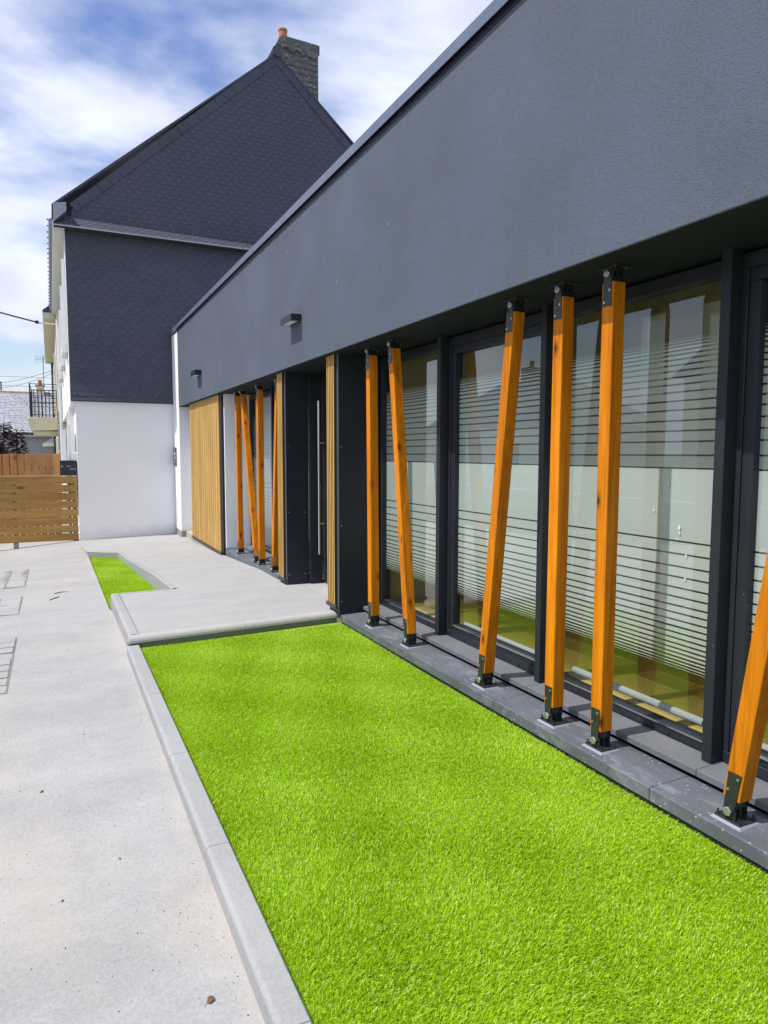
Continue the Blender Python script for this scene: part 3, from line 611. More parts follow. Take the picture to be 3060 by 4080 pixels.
MB().box(2.872, 2.8795, hy-.055, hy-.02, 1.02, 1.16).build('lock_plate', 'brushed_steel', door)
MB().box(2.881, 3.6, 6.1, 7.8, .0, .011).build('threshold', 'sill_stone', bd)
MB().box(3.6, 3.65, 6.1, 7.9, .0, 3.0).build('interior_wall', 'interior_dark', bd)
MB().box(2.96, 3.6, 7.78, 7.84, .0, 3.0).build('interior_wall', 'interior_dark', bd)

# wide ribbed cladding panel by the white pillar
CY0, CY1, CZ = 11.115, 13.64, -.050
cp = MB().box(2.4475, 2.80, CY0-.105, CY0-.10, -.12, SOF+.01).box(2.4478, 2.4515, CY0-.1, CY1, CZ, SOF+.009).build('cladding_panel', 'metal_dark', bd)
nb = 15; pw = (CY1-CY0)/nb
bmx = MB(); bkb = MB().box(2.434, 2.4472, CY0, CY1, CZ, SOF+.005).build('board_backing', 'slat_backing', cp)
bmx.box(2.4285, 2.4338, CY0+.026, CY0+pw-.001, CZ, SOF+.005)
for k in range(4):
    yk = CY0+.026+(pw-.027)*(k+.5)/4; bmx.box(2.420, 2.4284, yk-pw*.085, yk+pw*.085, CZ+.0005, SOF+.0045)
cb0 = bmx.build('cladding_board', 'wood_slat', cp)
for i in range(1, nb):
    c = cb0.copy(); c.name = 'cladding_board'; col.objects.link(c); c.location = (0, pw*i, 0)
MB().box(2.412, 2.4465, CY0-.03, CY1+.01, CZ-.045, CZ-.001).build('tray', 'brown_tray', cp)
MB().box(2.440, 2.4465, CY0-.10, CY0-.0, CZ, SOF).build('edge_strip', 'metal_dark', cp)
sx = MB()
for z in (.5, 1.5): sx.cyl((2.49, CY0-.108, z), (2.49, CY0-.104, z), .007, 8)
sx.build('screw', 'bolt_steel', cp)
MB().box(2.475, 2.98, 10.965, CY0-.108, .02, SOF+.01).build('return_wall', 'white_render', bd)
MB().box(2.80, 2.98, CY0-.09, YF, -.3, SOF+.01).build('back_wall', 'white_render', bd)
MB().box(2.44, 2.79, 13.68, YF-.01, -.30, -.045).build('side_step', 'step_concrete', bd, bevel=.008)
MB().box(2.40, 2.79, CY1-1.9, 13.66, -.30, -.115).build('step_footing', 'grey_stone', bd, bevel=.008)

# ------------------------------------------------------------------ slanting timber posts
def post(yb, yt, label):
    # near-face y at z=.10 and at z=2.385
    W = .078; X0 = 2.514; X1 = X0+W; zb, zt = .100, 2.385
    sl = (yt-yb)/(zt-zb); cb_, ct = yb+W/2, yt+W/2
    t = thing('timber_post', ((X0+X1)/2, cb_, 0), label, 'post', 'slanting timber posts under the fascia')
    Y = lambda z: cb_+sl*(z-zb)
    hb = W/2*math.sqrt(1+sl*sl)
    pts = lambda z, dz: [(X0, Y(z)-hb, z+dz), (X1, Y(z)-hb, z+dz), (X1, Y(z)+hb, z-dz), (X0, Y(z)+hb, z-dz)]
    # ends cut square to the axis
    tl = sl*hb
    MB().hexa([(X0, Y(zb)-hb, zb+tl*.5), (X1, Y(zb)-hb, zb+tl*.5), (X1, Y(zb)+hb, zb-tl*.5), (X0, Y(zb)+hb, zb-tl*.5)],
              [(X0, Y(zt)-hb, zt+tl*.5), (X1, Y(zt)-hb, zt+tl*.5), (X1, Y(zt)+hb, zt-tl*.5), (X0, Y(zt)+hb, zt-tl*.5)]).build('beam', 'wood_post', t, bevel=.004, seg=2)
    for (zq, s, z_end) in ((zb, 1, .013), (zt, -1, SOF-.004)):
        piv = z_end+s*.034; yp = Y(piv)
        # let-in side plates of the U bracket on the street face and the back
        for (xa, xb) in ((X0-.004, X0-.0002), (X1+.0002, X1+.004)):
            z1 = zq+s*.118; z0 = piv
            hw = W/2-.008
            MB().hexa([(xa, Y(z0)-hw*.8, z0), (xb, Y(z0)-hw*.8, z0), (xb, Y(z0)+hw*.8, z0), (xa, Y(z0)+hw*.8, z0)],
                      [(xa, Y(z1)-hw, z1), (xb, Y(z1)-hw, z1), (xb, Y(z1)+hw, z1), (xa, Y(z1)+hw, z1)]).build('side_plate', 'bracket_metal', t)
            if xa < X0:
                for (dz, dy) in ((.098, -.018), (.042, .018)):
                    zc = zq+s*dz; dy *= 1 if s > 0 else -1; MB().cyl((xa-.003, Y(zc)+dy, zc), (xa, Y(zc)+dy, zc), .0062, 10).build('screw', 'bolt_steel', t)
                zc = zq+s*.070; MB().cyl((xa-.0006, Y(zc), zc), (xa+.001, Y(zc), zc), .005, 10).build('screw_hole', 'rubber', t)
        # saddle against the beam end and the two ears on the foot plate
        MB().box(X0+.010, X1-.010, Y(zq)-.030, Y(zq)+.030, min(zq-s*.001, zq-s*.012), max(zq-s*.001, zq-s*.012)).build('saddle', 'bracket_metal', t)
        ear = MB()
        for xe in (X0+.002, X0+.032, X1-.008):
            n_ = 12; zz = piv; prof = [(xe, yp-.030, z_end), (xe, yp+.030, z_end)]+[(xe, yp+.030*math.cos(k*math.pi/n_), zz+s*.030*math.sin(k*math.pi/n_)) for k in range(n_+1)]
            ear.prism(prof, (.006, 0, 0))
        ear.build('hinge_ear', 'bracket_metal', t)
        MB().box(X0+.009, X1-.009, yp-.026, yp+.026, min(piv+s*.012, zq-s*.011), max(piv+s*.012, zq-s*.011)).build('hinge_block', 'bracket_metal', t, bevel=.004)
        MB().cyl((X0-.016, yp, piv), (X0-.0045, yp, piv), .0205, 6).build('bolt', 'bolt_steel', t, bevel=.002, seg=1)
        MB().cyl((X1+.004, yp, piv), (X1+.014, yp, piv), .018, 6).build('nut', 'bolt_steel', t, bevel=.002, seg=1)
        MB().cyl((X0-.0043, yp, piv), (X1+.004, yp, piv), .012, 12).build('pivot_pin', 'bracket_metal', t)
        pz = (z_end-.007, z_end) if s > 0 else (z_end-.001, z_end+.006)
        MB().box(X0-.012, X1+.022, yp-.062, yp+.062, pz[0] if s > 0 else z_end-.006, pz[1] if s > 0 else z_end+.0).build('foot_plate', 'bracket_metal', t, bevel=.0015, seg=1)
        for dx in (-.002, W+.010):
            for dy in (-.050, .050):
                sd_ = MB(); a = z_end if s > 0 else z_end-.006; sd_.cyl((X0+dx, yp+dy, a), (X0+dx, yp+dy, a+s*.006), .0085, 6); sd_.cyl((X0+dx, yp+dy, a+s*.006), (X0+dx, yp+dy, a+s*.022), .004, 8)
                sd_.build('anchor_stud', 'bracket_metal', t)
        if s > 0:
            MB().hexa([(X0-.023, yp-.074, -.0035), (X1+.024, yp-.068, -.0005), (X1+.024, yp+.068, -.0005), (X0-.023, yp+.072, -.0035)],
                      [(X0-.015, yp-.066, .0058), (X1+.022, yp-.062, .0058), (X1+.022, yp+.062, .0058), (X0-.015, yp+.066, .0058)]).build('sealant_bed', 'sealant', t)
    return t
post(1.846, 1.530, 'orange timber post tilting hard towards the open lawn end, in front of the sash window')
post(2.650, 2.648, 'upright orange timber post standing just beyond the near mullion, one of two parallel uprights')
post(3.030, 3.020, 'upright orange timber post next to the dark mullion, between a plumb and a tilted post')
post(3.720, 3.455, 'orange timber post leaning across the sash window towards the pair of upright posts')
post(4.800, 5.100, 'orange timber post leaning towards the entrance, foot beside a dark mullion')
post(5.495, 5.542, 'nearly upright orange timber post beside the dark flank of the entrance pilaster, lawn side')
post(8.527, 8.280, 'timber post half hidden behind the slatted pilaster beyond the door')
post(9.152, 9.153, 'upright timber post beyond the door, its foot touching the foot of a leaning post')
post(9.400, 10.030, 'timber post beyond the door leaning strongly away, its head near the white return wall')
post(10.319, 10.360, 'upright timber post beside the white return wall and ribbed cladding panel')

# ------------------------------------------------------------------ wall lights, intercom, covers
def lamp(y0, y1, z0, z1, label):
    t = thing('wall_light', (FX, (y0+y1)/2, z0), label, 'wall light', 'wall lights on the fascia')
    MB().box(FX-.115, FX-.0005, y0, y1, z0, z1).build('housing', 'lamp_black', t, bevel=.002, seg=1)
    MB().box(FX-.104, FX-.030, y0+.035, y1-.035, z0-.002, z0-.0004).build('lens', 'lamp_lens', t)
    return t
lamp(6.857, 7.215, 2.884, 2.950, 'black box wall light on the fascia above the slatted entrance pilasters')
lamp(12.08, 12.45, 2.858, 2.943, 'black box wall light on the fascia above the ribbed wood cladding panel')
t = thing('intercom', (PF, 15.0, 1.3), 'dark intercom panel on the white pillar', 'intercom')
MB().box(PF-.022, PF-.0005, 14.85, 15.16, 1.275, 1.65).build('housing', 'panel_grey', t, bevel=.003, seg=1)
MB().box(PF-.026, PF-.0225, 14.90, 15.05, 1.56, 1.62).build('speaker_grille', 'zinc', t)
MB().box(PF-.026, PF-.0225, 14.89, 15.02, 1.50, 1.545).build('name_plate', 'paper_white', t)
MB().box(PF-.026, PF-.0225, 14.885, 14.95, 1.41, 1.47).build('button', 'paper_white', t)
MB().box(PF-.026, PF-.0225, 14.89, 15.05, 1.325, 1.39).build('keypad', 'zinc', t)
for z, l in ((.44, 'white blank cover plate on the white pillar, upper of two'), (.11, 'white blank cover plate on the white pillar, lower of two')):
    tag(MB().box(PF-.006, PF-.0004, 14.88, 15.0, z, z+.155).build('cover_plate', 'white_paint', bevel=.004), l, 'cover plate', 'cover plates on the pillar')

# ------------------------------------------------------------------ old house with slate-hung gable
G = 15.20; HX = .478; HD = 24.2
hs_ = thing('gable_house', (3, 16, -.3), 'old white house with a slate-hung gable wall and lichened chimney', 'house')
AX, AZ_ = 4.697, 10.10; EXL, EXR, EZ = .43, 8.96, 6.26
MB().box(HX, HX+8.2, G, HD, -.6, 5.9).build('wall', 'white_render', hs_)
# gable wall core behind the slates
MB().prism([(EXL+.1, G+.02, 5.901), (EXR-.1, G+.02, 5.901), (EXR-.1, G+.02, EZ), (AX, G+.02, AZ_-.06), (EXL+.1, G+.02, EZ)], (0, .3, 0)).build('gable_core', 'slate', hs_)
# roof planes
th = .05
def slope(xe, xa):
    return MB().add([(xe, G-.012, EZ), (xa, G-.012, AZ_), (xa, HD, AZ_), (xe, HD, EZ), (xe, G-.012, EZ+th), (xa, G-.012, AZ_+th), (xa, HD, AZ_+th), (xe, HD, EZ+th)],
                    [(0, 1, 2, 3), (4, 7, 6, 5), (0, 4, 5, 1), (1, 5, 6, 2), (2, 6, 7, 3), (3, 7, 4, 0)])
slope(.18, AX).build('roof', 'slate', hs_); slope(9.2, AX).build('roof', 'slate', hs_)
rc = MB(); rc.cyl((AX, G-.06, AZ_+.06), (AX, HD, AZ_+.06), .11, 12); rc.build('ridge_cap', 'slate', hs_)
# single slates: thin tilted tiles, staggered
sw, sh = .198, .0925
def slate_mesh(name, wd, ht, tilt=.004, th=.0035):
    return MB().hexa([(-wd/2, -tilt-th, 0), (wd/2, -tilt-th, 0), (wd/2, -tilt, 0), (-wd/2, -tilt, 0)], [(-wd/2, -th*.4, ht), (wd/2, -th*.4, ht), (wd/2, 0, ht), (-wd/2, 0, ht)])
proto = slate_mesh('slate', sw-.004, sh*1.15).build('slate', 'slate'); sl_me = proto.data; bpy.data.objects.remove(proto)
MB().box(.394, 4.9, G-.006, G-.0005, 2.56, 5.88).build('slate_underlay', 'slate', hs_)
cnt = 0; rest = MB(); hooks = MB(); cells = []
rowsn = int((5.86-2.60)/sh)
for r in range(rowsn+1):
    z = 2.575+r*sh; off = (r % 2)*sw/2
    x = .405+sw/2-off
    while x < 4.6:
        fl_ = max(0., (2.95-z))*.20 if z < 2.95 else 0.      # the bottom courses kick out
        cells.append((x, z, fl_)); x += sw
def slate_tri(mb, x, y, z, wd, ht, tilt, kick=0.):
    j = random.uniform(-.0035, .0035); k = random.uniform(0, .0025)
    mb.hexa([(x-wd/2+j, y-tilt-.0035-k-kick, z), (x+wd/2+j, y-tilt-.0035-k-kick, z), (x+wd/2+j, y-tilt-k-kick, z), (x-wd/2+j, y-tilt-k-kick, z)], [(x-wd/2+j, y-.003, z+ht), (x+wd/2+j, y-.003, z+ht), (x+wd/2+j, y, z+ht), (x-wd/2+j, y, z+ht)])
for (x, z, kick) in cells:
    xl = max(.395, x-sw/2+.002); xr = x+sw/2-.002
    if xr-xl < .03: continue
    if cnt < 300 and kick == 0 and x-sw/2 > .395 and x < 2.4:
        share(sl_me, 'slate', (x+random.uniform(-.003, .003), G-.0075-random.uniform(0, .003), z+random.uniform(-.003, .003)), hs_, (random.uniform(-.006, .006), random.uniform(-.008, .008), random.uniform(-.006, .006))); cnt += 1
    else:
        slate_tri(rest, (xl+xr)/2, G-.0075-kick*.55, z, xr-xl, sh*1.15, .004, kick*.28)
    hooks.box(x-.003, x+.003, G-.019-kick*.8, G-.0135-kick*.8, z-.006, z+.012)
# gable triangle
r = 0; z = 6.10
while z < AZ_-.2:
    off = (r % 2)*sw/2
    def xlim(zz): f = (zz-EZ)/(AZ_-EZ); return .43+max(0, f)*(AX-.43)+.20, 8.96-max(0, f)*(8.96-AX)-.20
    a, b = xlim(z+sh*.5); b = min(b, 7.2); x = .40+sw/2-off
    while x < b+sw/2:
        xl, xr = max(x-sw/2+.002, a), min(x+sw/2-.002, b)
        if xr-xl > .02:
            slate_tri(rest, (xl+xr)/2, G+.018, z, xr-xl, sh*1.15, .004)
            if xr-xl > .1: hooks.box(x-.0035, x+.0035, G+.002, G+.009, z-.006, z+.020)
        x += sw
    z += sh; r += 1
# skirt roof between the two walls
nsk = 4
for k in range(nsk):
    z0 = 5.872+k*.062; y0 = G-.27+k*.07; off = (k % 2)*.1; x = .22+off
    while x < 7.0:
        xr = min(x+.196, 7.2)
        rest.hexa([(x, y0-.008, z0), (xr, y0-.008, z0), (xr, y0, z0-.006), (x, y0, z0-.006)], [(x, y0+.085, z0+.075), (xr, y0+.085, z0+.075), (xr, y0+.085, z0+.066), (x, y0+.085, z0+.066)])
        hooks.box(x+.094, x+.102, y0-.014, y0-.006, z0-.004, z0+.024); x += .2
rest.build('slate_courses', 'slate', hs_, kind='stuff')
hooks.build('slate_hooks', 'hook_metal', hs_, kind='stuff')
MB().prism([(.20, G-.26, 5.845), (.20, G-.02, 5.845), (.20, G-.02, 6.10)], (7.0, 0, 0)).build('skirt_core', 'brown_tray', hs_)
MB().box(.20, 7.2, G-.282, G-.264, 5.846, 5.868).build('skirt_board', 'grey_render', hs_)
# rake border slates
dv = Vector((AX-EXL, 0, AZ_-EZ)); L = dv.length; dv.normalize(); nv = Vector((-dv.z, 0, dv.x))
for side in (1, -1):
    nr = 22
    for k in range(nr):
        a = k/nr*L; b = (k+1)/nr*L-.006
        if k == 0: a += .12
        P = lambda t, h: Vector((EXL, 0, EZ))+dv*t+nv*h
        def mir(p): return p if side == 1 else Vector((2*AX-p.x, 0, p.z))
        yy = G+.009-.003*(k % 2)-random.uniform(0, .002)
        c = [mir(P(a, -.145)), mir(P(b, -.145)), mir(P(b, .03)), mir(P(a, .03))]
        if c[0].x > 7.4: continue
        MB().hexa([(p.x, yy-.007, p.z) for p in c], [(p.x, yy, p.z) for p in c]).build('rake_slate', 'slate', hs_)
MB().add([(.205, G-.26, 6.26), (.43, G-.26, 6.30), (.43, G+.1, 6.30), (.205, G+.1, 6.26), (.20, G-.30, 5.90), (.43, G-.28, 6.14), (.43, G+.1, 6.14), (.20, G+.1, 5.90)], [(0, 1, 2, 3), (4, 7, 6, 5), (0, 4, 5, 1), (1, 5, 6, 2), (2, 6, 7, 3), (3, 7, 4, 0)]).build('gutter_end', 'zinc', hs_)
# eave along the street side: gutter, soffit, roof-edge hooks
MB().box(.20, .385, G-.20, HD, 5.80, 5.83).build('eave_soffit', 'soffit_pvc', hs_)
MB().box(.180, .199, G-.22, HD, 5.795, 5.93).build('fascia_board', 'white_paint', hs_)
MB().cyl((.165, G-.2, 5.93), (.165, HD, 5.93), .055, 10).build('gutter', 'zinc', hs_)
gh = MB()
for y in np.arange(G-.15, HD, .42): gh.box(.085, .115, y-.012, y+.012, 5.955, 5.975)
gh.build('gutter_hook', 'iron_black', hs_)
MB().box(.385, HX-.001, G+.002, HD, 2.50, 5.85).build('slate_reveal', 'white_render', hs_)
# street side windows
def hwin(y0, y1, z0, z1, sill=True):
    f = MB().box(HX-.115, HX-.097, y0-.06, y1+.06, z0-.06, z1+.06).build('window', 'white_paint', hs_)
    MB().box(HX-.119, HX-.1155, y0, y1, z0, z1).build('pane', 'window_glass', f)
    if sill: MB().box(HX-.20, HX-.098, y0-.12, y1+.12, z0-.18, z0-.065).build('sill', 'white_paint', f, bevel=.006)
    MB().box(HX-.16, HX-.098, y0-.14, y0-.065, z0-.05, z1+.05).build('shutter', 'white_paint', f)
    return f
hwin(15.75, 16.7, 3.75, 5.35); hwin(18.2, 19.3, 3.75, 5.35); hwin(21.3, 22.4, 3.75, 5.35)
hwin(15.65, 16.4, .75, 2.05); hwin(20.5, 21.5, .75, 2.1)
MB().box(HX-.05, HX-.001, 17.1, 18.3, -.3, 2.15).build('door', 'white_paint', hs_, bevel=.01)
MB().box(HX-.09, HX-.001, 15.45, 15.6, 1.35, 1.55).build('shutter_box', 'white_paint', hs_, bevel=.01)
MB().box(HX-.10, HX-.0015, 16.75, 16.95, -.3, 2.55).build('pilaster', 'white_render', hs_, bevel=.006)
MB().box(HX-.10, HX-.0018, 18.5, 18.7, -.3, 2.55).build('pilaster', 'white_render', hs_, bevel=.006)
MB().cyl((.33, 23.9, -.3), (.33, 23.9, 5.85), .05, 10).build('downpipe', 'white_paint', hs_)
# chimney, slate hung with a scalloped top course
ch = MB().box(4.90, 5.72, G+.22, G+1.05, 8.8, 10.45).build('chimney', 'slate_lichen', hs_)
cr_ = MB(); zc = 9.2
while zc < 10.34:
    x = 4.895
    while x < 5.72:
        x2 = min(x+random.uniform(.16, .27), 5.725); cr_.hexa([(x, G+.192, zc), (x2-.004, G+.192, zc), (x2-.004, G+.205, zc), (x, G+.205, zc)], [(x, G+.207, zc+.16), (x2-.004, G+.207, zc+.16), (x2-.004, G+.219, zc+.16), (x, G+.219, zc+.16)]); x = x2
    zc += .125
cr_.build('chimney_slates', 'slate_lichen', ch)
zz = [(4.865, 10.36), (4.97, 10.42), (5.10, 10.33), (5.22, 10.41), (5.36, 10.32), (5.46, 10.39), (5.60, 10.30), (5.745, 10.42)]
MB().prism([(x, G+.165, z) for x, z in zz]+[(5.745, G+.165, 10.62), (5.55, G+.165, 10.63), (5.30, G+.165, 10.63), (4.865, G+.165, 10.64)], (0, .02, 0)).build('scalloped_course', 'slate_lichen', ch)
MB().box(4.875, 5.735, G+.19, G+1.1, 10.44, 10.62).build('chimney_cap', 'slate_lichen', ch)
MB().hexa([(4.55, G+.25, 10.08), (4.90, G+.22, 10.0), (4.90, G+1.05, 10.0), (4.55, G+1.05, 10.08)], [(4.84, G+.2, 10.62), (4.90, G+.2, 10.62), (4.90, G+1.05, 10.62), (4.84, G+1.05, 10.62)]).build('flank_slates', 'slate_lichen', ch)
pot = MB().cyl((4.985, G+.45, 10.60), (4.985, G+.45, 10.90), .105, 18, .092); pot.cyl((4.985, G+.45, 10.88), (4.985, G+.45, 10.915), .103, 18)
pot.build('chimney_pot', 'terracotta', ch)

# ------------------------------------------------------------------ gate, picket fence, mailbox
GY = 15.30
gt = thing('slatted_gate', (-.6, GY, -.36), 'brown horizontal plank gate against the corner of the white gable wall', 'gate')
nbd = 8; z0, z1 = -.232, 1.078; bh = (z1-z0)/nbd
for k in range(nbd):
    z = z0+k*bh; dz = random.uniform(-.004, .004)
    MB().box(-2.6, .455, GY-.012-random.uniform(0, .003), GY+.012, z+.007+dz, z+bh-.015+dz).build('plank', 'wood_gate', gt, bevel=.003, seg=1)
for x in (-2.5, -.68, .40): MB().box(x-.04, x+.04, GY+.014, GY+.06, -.25, 1.05).build('batten', 'wood_gate', gt)
MB().box(-.72, -.63, GY+.0, GY+.05, -.40, -.236).build('foot', 'zinc', gt, bevel=.004)
MB().box(-2.6, .455, GY-.02, GY+.07, 1.071, 1.086).build('top_rail', 'wood_slat', gt)
pf = thing('picket_fence', (-.9, 17, -.3), 'reddish vertical board fence standing behind the plank gate', 'fence')
x = .17; k = 0
while x > -3.2:
    wd = .128+random.uniform(-.006, .006); dz = random.uniform(-.008, .008)
    MB().box(x-wd, x, 17-random.uniform(0, .006), 17.02, -.5, 1.512+dz).build('picket', 'wood_fence', pf, bevel=.003, seg=1); x -= wd+.013; k += 1
for z in (.1, 1.15): MB().box(-3.2, .17, 17.021, 17.06, z, z+.09).build('rail', 'wood_fence', pf)
mbx = thing('mailbox', (.31, 15.4, 1.09), 'black metal mailbox with two silver slots above the gate', 'mailbox')
MB().box(.155, .462, 15.33, 15.62, 1.088, 1.385).build('body', 'mailbox_black', mbx, bevel=.006)
MB().box(.27, .355, 15.324, 15.3295, 1.262, 1.280).build('name_slot', 'zinc', mbx)
MB().box(.325, .445, 15.324, 15.3295, 1.203, 1.221).build('letter_slot', 'zinc', mbx)
MB().cyl((.19, 15.322, 1.27), (.19, 15.3295, 1.27), .016, 14).build('lock', 'bolt_steel', mbx)
MB().box(.29, .33, 15.42, 15.46, -.3, 1.0875).build('post', 'iron_black', mbx)

# ------------------------------------------------------------------ cream house with balcony
ch2 = thing('cream_house', (1.5, 29, -.4), 'cream house with deep eave and balcony beyond the white house', 'house')
MB().box(.26, 6.5, HD+.05, 36.5, -.6, 5.7).build('wall', 'cream_render', ch2)
MB().prism([(-.08, HD+.04, 5.86), (.26, HD+.04, 5.70), (6.5, HD+.04, 5.70), (6.5, HD+.04, 6.0), (3.2, HD+.04, 8.6), (-.08, HD+.04, 5.93)], (0, 12.5, 0)).build('roof', 'slate', ch2)
MB().box(-.07, .262, HD+.03, 36.6, 5.70, 5.858).build('eave_box', 'cream_render', ch2)
for i in range(8):
    z = -.5+i*.42; MB().box(.235, .40+(i % 2)*.1, 24.22, 24.60+(i % 2)*.2, z+.01, z+.405).build('corner_stone', 'grey_stone', ch2, bevel=.03)
bl = MB().prism([(-.66, 26, 2.72), (.262, 26, 2.72), (.262, 26, 2.30), (-.56, 26, 2.27), (-.62, 26, 2.45)], (0, 2.8, 0)).build('balcony', 'cream_render', ch2, bevel=.02)
MB().box(-.50, .262, 26.2, 28.6, 2.14, 2.265).build('corbel', 'cream_render', bl)
rl = MB()
for z in (2.80, 3.22, 3.36, 3.62, 3.82):
    for (a, b) in (((-.56, 26.04, z), (.255, 26.04, z)), ((-.56, 28.7, z), (.255, 28.7, z)), ((-.56, 26.04, z), (-.56, 28.7, z))): rl.tube([a, b], .011, 6)
rl.build('rail', 'iron_black', bl)
for k in range(8):
    x = -.56+k*.115
    for y in (26.04, 28.7): MB().cyl((x, y, 2.721), (x, y, 3.62), .013, 6).build('baluster', 'iron_black', bl)
for k in range(1, 22): MB().cyl((-.56, 26.04+k*.121, 2.721), (-.56, 26.04+k*.121, 3.62), .013, 6).build('baluster', 'iron_black', bl)
for x, y in ((-.56, 26.04), (-.56, 28.7)): MB().box(x-.02, x+.02, y-.02, y+.02, 2.721, 3.84).build('baluster', 'iron_black', bl)
for (y0, y1, z0, z1) in ((26.4, 28.2, 2.75, 4.9), (30.5, 32.0, 3.4, 4.9), (33.6, 35.0, 3.4, 4.9), (30.5, 32, .6, 2.1)):
    f = MB().box(.20, .258, y0, y1, z0, z1).build('window', 'white_paint', ch2); MB().box(.195, .1995, y0+.08, y1-.08, z0+.08, z1-.08).build('pane', 'window_glass', f)
    MB().box(.12, .257, y0-.1, y1+.1, z0-.14, z0-.005).build('sill', 'cream_render', f)
MB().cyl((.20, 36.2, -.3), (.20, 36.2, 5.69), .05, 8).build('downpipe', 'iron_black', ch2)

# ------------------------------------------------------------------ far bungalow
fh = thing('far_bungalow', (-3, 42, -.5), 'distant grey bungalow with pale slate roof and red ridge tiles', 'house')
MB().box(-12, 4, 40.3, 48, -.8, 2.35).build('wall', 'grey_render', fh)
MB().prism([(-12.3, 39.95, 2.45), (-12.3, 44.1, 4.86), (-12.3, 48.3, 2.45)], (17, 0, 0)).build('roof', 'pale_slate', fh)
rr = MB()
for r in range(26):
    t0 = r/26; y = 39.93+t0*4.15; z = 2.46+t0*2.40; x = -3.2
    while x < 1.2:
        w2 = random.uniform(.22, .32); k = random.uniform(0, .02)
        rr.hexa([(x, y-.02, z+.012+k), (x+w2-.015, y-.02, z+.012+k), (x+w2-.015, y-.02, z-.01), (x, y-.02, z-.01)], [(x, y+.17, z+.115), (x+w2-.015, y+.17, z+.115), (x+w2-.015, y+.17, z+.09), (x, y+.17, z+.09)]); x += w2
rr.build('slate_courses', 'pale_slate', fh, kind='stuff')
for k in range(12):
    x = -3.2+k*.36; MB().cyl((x, 44.1, 4.86), (x+.35, 44.1, 4.86), .085, 8, .105).build('ridge_tile', 'terracotta', fh)
MB().box(-12, 4.6, 39.86, 39.96, 2.36, 2.47).build('fascia_board', 'white_paint', fh)
MB().cyl((-12, 39.82, 2.50), (4.6, 39.82, 2.50), .065, 8).build('gutter', 'iron_black', fh)
for k in range(12): MB().box(-2.5+k*.26, -2.46+k*.26, 39.745, 39.765, 2.47, 2.51).build('gutter_clip', 'white_paint', fh)
cm = MB().box(-.60, -.22, 43.9, 44.4, 4.7, 5.28).build('chimney', 'cream_render', fh); MB().box(-.66, -.16, 43.85, 44.45, 5.281, 5.33).build('chimney_cap', 'terracotta', cm); MB().cyl((-.42, 44.1, 5.331), (-.42, 44.1, 5.62), .12, 10, .10).build('chimney_pot', 'terracotta', cm)
# porch of the bungalow
pr = MB().prism([(-.30, 36.6, 1.98), (.6, 36.6, 2.62), (1.5, 36.6, 1.98)], (0, 2.2, 0)).build('porch_roof', 'pale_slate', fh)
MB().box(-.33, 1.5, 36.45, 36.62, 1.84, 1.975).build('porch_fascia', 'white_paint', pr); MB().box(-.05, 1.4, 37, 38.8, -.6, 1.835).build('porch_wall', 'grey_render', fh)
an = thing('roof_antenna', (-.24, 44, 4.9), 'thin television antenna mast on the far bungalow roof', 'antenna')
MB().cyl((-.24, 44.5, 4.6), (-.20, 44.5, 7.05), .022, 6).build('mast', 'zinc', an)
yg = MB().cyl((-.62, 44.5, 6.82), (-.12, 44.5, 6.86), .012, 5)
for k in range(6): yg.cyl((-.6+k*.09, 44.5, 6.62), (-.6+k*.09, 44.5, 7.05), .008, 4)
yg.build('aerial', 'zinc', an)
up_ = thing('utility_pole', (-2.42, 45.5, -.7), 'thin utility pole behind the far bungalow ridge', 'pole')
MB().cyl((-2.40, 45.5, -.8), (-2.43, 45.5, 5.52), .05, 8).build('mast', 'zinc', up_); MB().cyl((-2.6, 45.5, 5.5), (-2.38, 45.5, 5.56), .03, 6).build('crossarm', 'iron_black', up_)
def wire(name, a, b, sag, r, label):
    a = Vector(a); b = Vector(b); pts = [a.lerp(b, i/12)-Vector((0, 0, sag*4*(i/12)*(1-i/12))) for i in range(13)]
    tag(MB().tube(pts, r, 6).build(name, 'cable_black'), label, 'cable')
wire('overhead_wire', (-2.42, 45.5, 5.50), (.20, 36.3, 5.36), .06, .010, 'upper thin wire from the utility pole to the cream house')
wire('overhead_wire', (-2.42, 45.5, 5.22), (.20, 36.3, 5.24), .12, .010, 'lower thin wire from the utility pole to the cream house')
for z, l in ((6.55, 'highest thin horizontal wire crossing far behind the bungalow'), (5.95, 'middle thin horizontal wire crossing far behind the bungalow'), (5.45, 'lowest thin horizontal wire crossing far behind the bungalow')): wire('far_wire', (-9, 52, z), (4, 52, z), .05, .010, l)
wire('service_cable', (-6, 23.4, 6.95), (-.23, 24.0, 5.50), .10, .022, 'thick black service cable running to the bracket on the cream house')
bk = thing('cable_bracket', (.26, 24.02, 5.48), 'pale bracket arm holding the thick cable off the house corner', 'bracket')
MB().cyl((-.20, 24.0, 5.49), (.30, 24.05, 5.48), .028, 8).build('arm', 'soffit_pvc', bk); MB().box(-.29, -.19, 23.97, 24.03, 5.46, 5.55).build('clamp', 'iron_black', bk, bevel=.01)

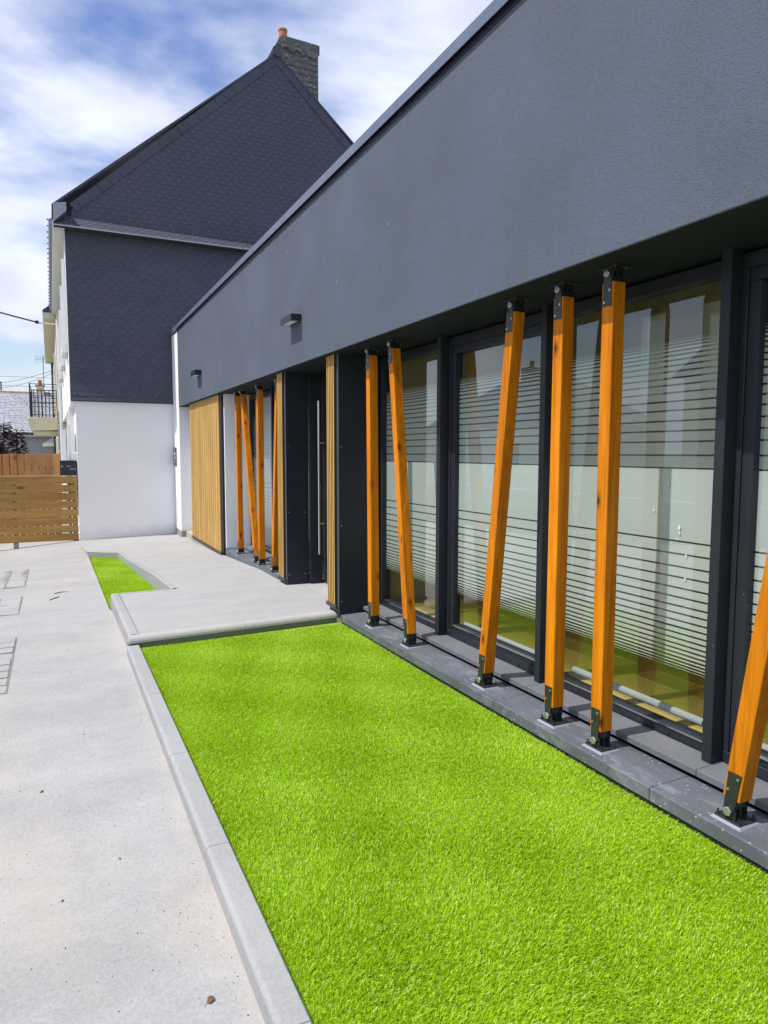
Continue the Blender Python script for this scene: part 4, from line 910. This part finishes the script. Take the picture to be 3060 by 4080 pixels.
# ------------------------------------------------------------------ purple-leaved shrub behind the fence
shb = thing('purple_shrub', (-1.5, 21, -.5), 'dark purple leaved shrub behind the picket fence', 'shrub')
stems = MB(); leaves = MB()
tips = []
for k in range(15):
    x = -1.55+random.uniform(-.75, .62); y = 21+random.uniform(-.5, .5); top = 1.5+random.uniform(0, .45)-abs(x+1.30)*.45
    if k < 3: x, top = (-1.06, 2.22), (-.86, 2.05); x, top = (-1.08, 2.28) if k == 0 else ((-.80, 2.12) if k == 1 else (-1.42, 2.1))
    stems.tube([(-1.5+(x+1.5)*.3, y, -.5), (x-.04, y, .8), (x, y, top)], .016, 5)
    n = 520
    for i in range(n):
        t = i/n; zz_ = 1.0+(top-1.0)*t+random.uniform(-.05, .05); a = random.uniform(0, 6.28); R_ = .30*(1.02-t*.86)+.05; rr_ = R_*random.uniform(.35, 1)
        c = Vector((x+math.cos(a)*rr_, y+math.sin(a)*rr_, zz_)); d = Vector((math.cos(a), math.sin(a), random.uniform(-.5, .4))).normalized(); s_ = Vector((-math.sin(a), math.cos(a), random.uniform(-.4, .4)))
        l_ = random.uniform(.09, .16); wv_ = l_*.36
        leaves.add([c, c+d*l_*.5+s_*wv_, c+d*l_, c+d*l_*.5-s_*wv_], [(0, 1, 2, 3)])
stems.build('stems', 'bark', shb); leaves.build('foliage', 'purple_leaf', shb)

# ------------------------------------------------------------------ across the street: what the panes mirror
nh = thing('street_house', (-16.5, 34, -.7), 'white cottage with slate roof across the street, mirrored in the glass', 'house')
MB().box(-24, -16.2, 27.6, 40, -.8, 3.0).build('wall', 'white_render', nh)
MB().add([(-15.9, 27.3, 2.95), (-15.9, 40.3, 2.95), (-24.3, 40.3, 2.95), (-24.3, 27.3, 2.95), (-20.1, 30.6, 5.9), (-20.1, 37, 5.9)], [(0, 1, 5, 4), (1, 2, 5), (2, 3, 4, 5), (3, 0, 4), (0, 3, 2, 1)]).build('roof', 'slate', nh)
cm = MB().box(-20.6, -19.6, 33.4, 34.2, 5.3, 6.6).build('chimney', 'slate_lichen', nh); MB().cyl((-20.1, 33.8, 6.6), (-20.1, 33.8, 7.0), .14, 10).build('chimney_pot', 'terracotta', cm)
for y in (29.5, 33, 37):
    f = MB().box(-16.2, -16.14, y, y+1.1, .7, 2.2).build('window', 'white_paint', nh); MB().box(-16.139, -16.13, y+.1, y+1.0, .8, 2.1).build('pane', 'interior_dark', f)
nw = thing('garden_wall', (-12.2, 25, -.7), 'low white garden wall with white railing across the street', 'wall')
MB().box(-12.3, -12.1, 6, 46, -.8, .02).build('wall', 'white_render', nw)
fr_ = MB()
for y in np.arange(22, 33, .14): fr_.box(-12.215, -12.185, y-.02, y+.02, .021, .50)
fr_.box(-12.22, -12.18, 22, 33, .50, .55); fr_.build('railing', 'white_paint', nw)
nh2 = thing('street_house', (-17, 14, -.7), 'pale two storey house with pitched roof across the street', 'house')
MB().box(-24, -17, 9, 20, -.8, 4.6).build('wall', 'cream_render', nh2)
MB().prism([(-16.6, 8.7, 4.55), (-20.5, 8.7, 7.6), (-24.4, 8.7, 4.55)], (0, 11.6, 0)).build('roof', 'slate', nh2)
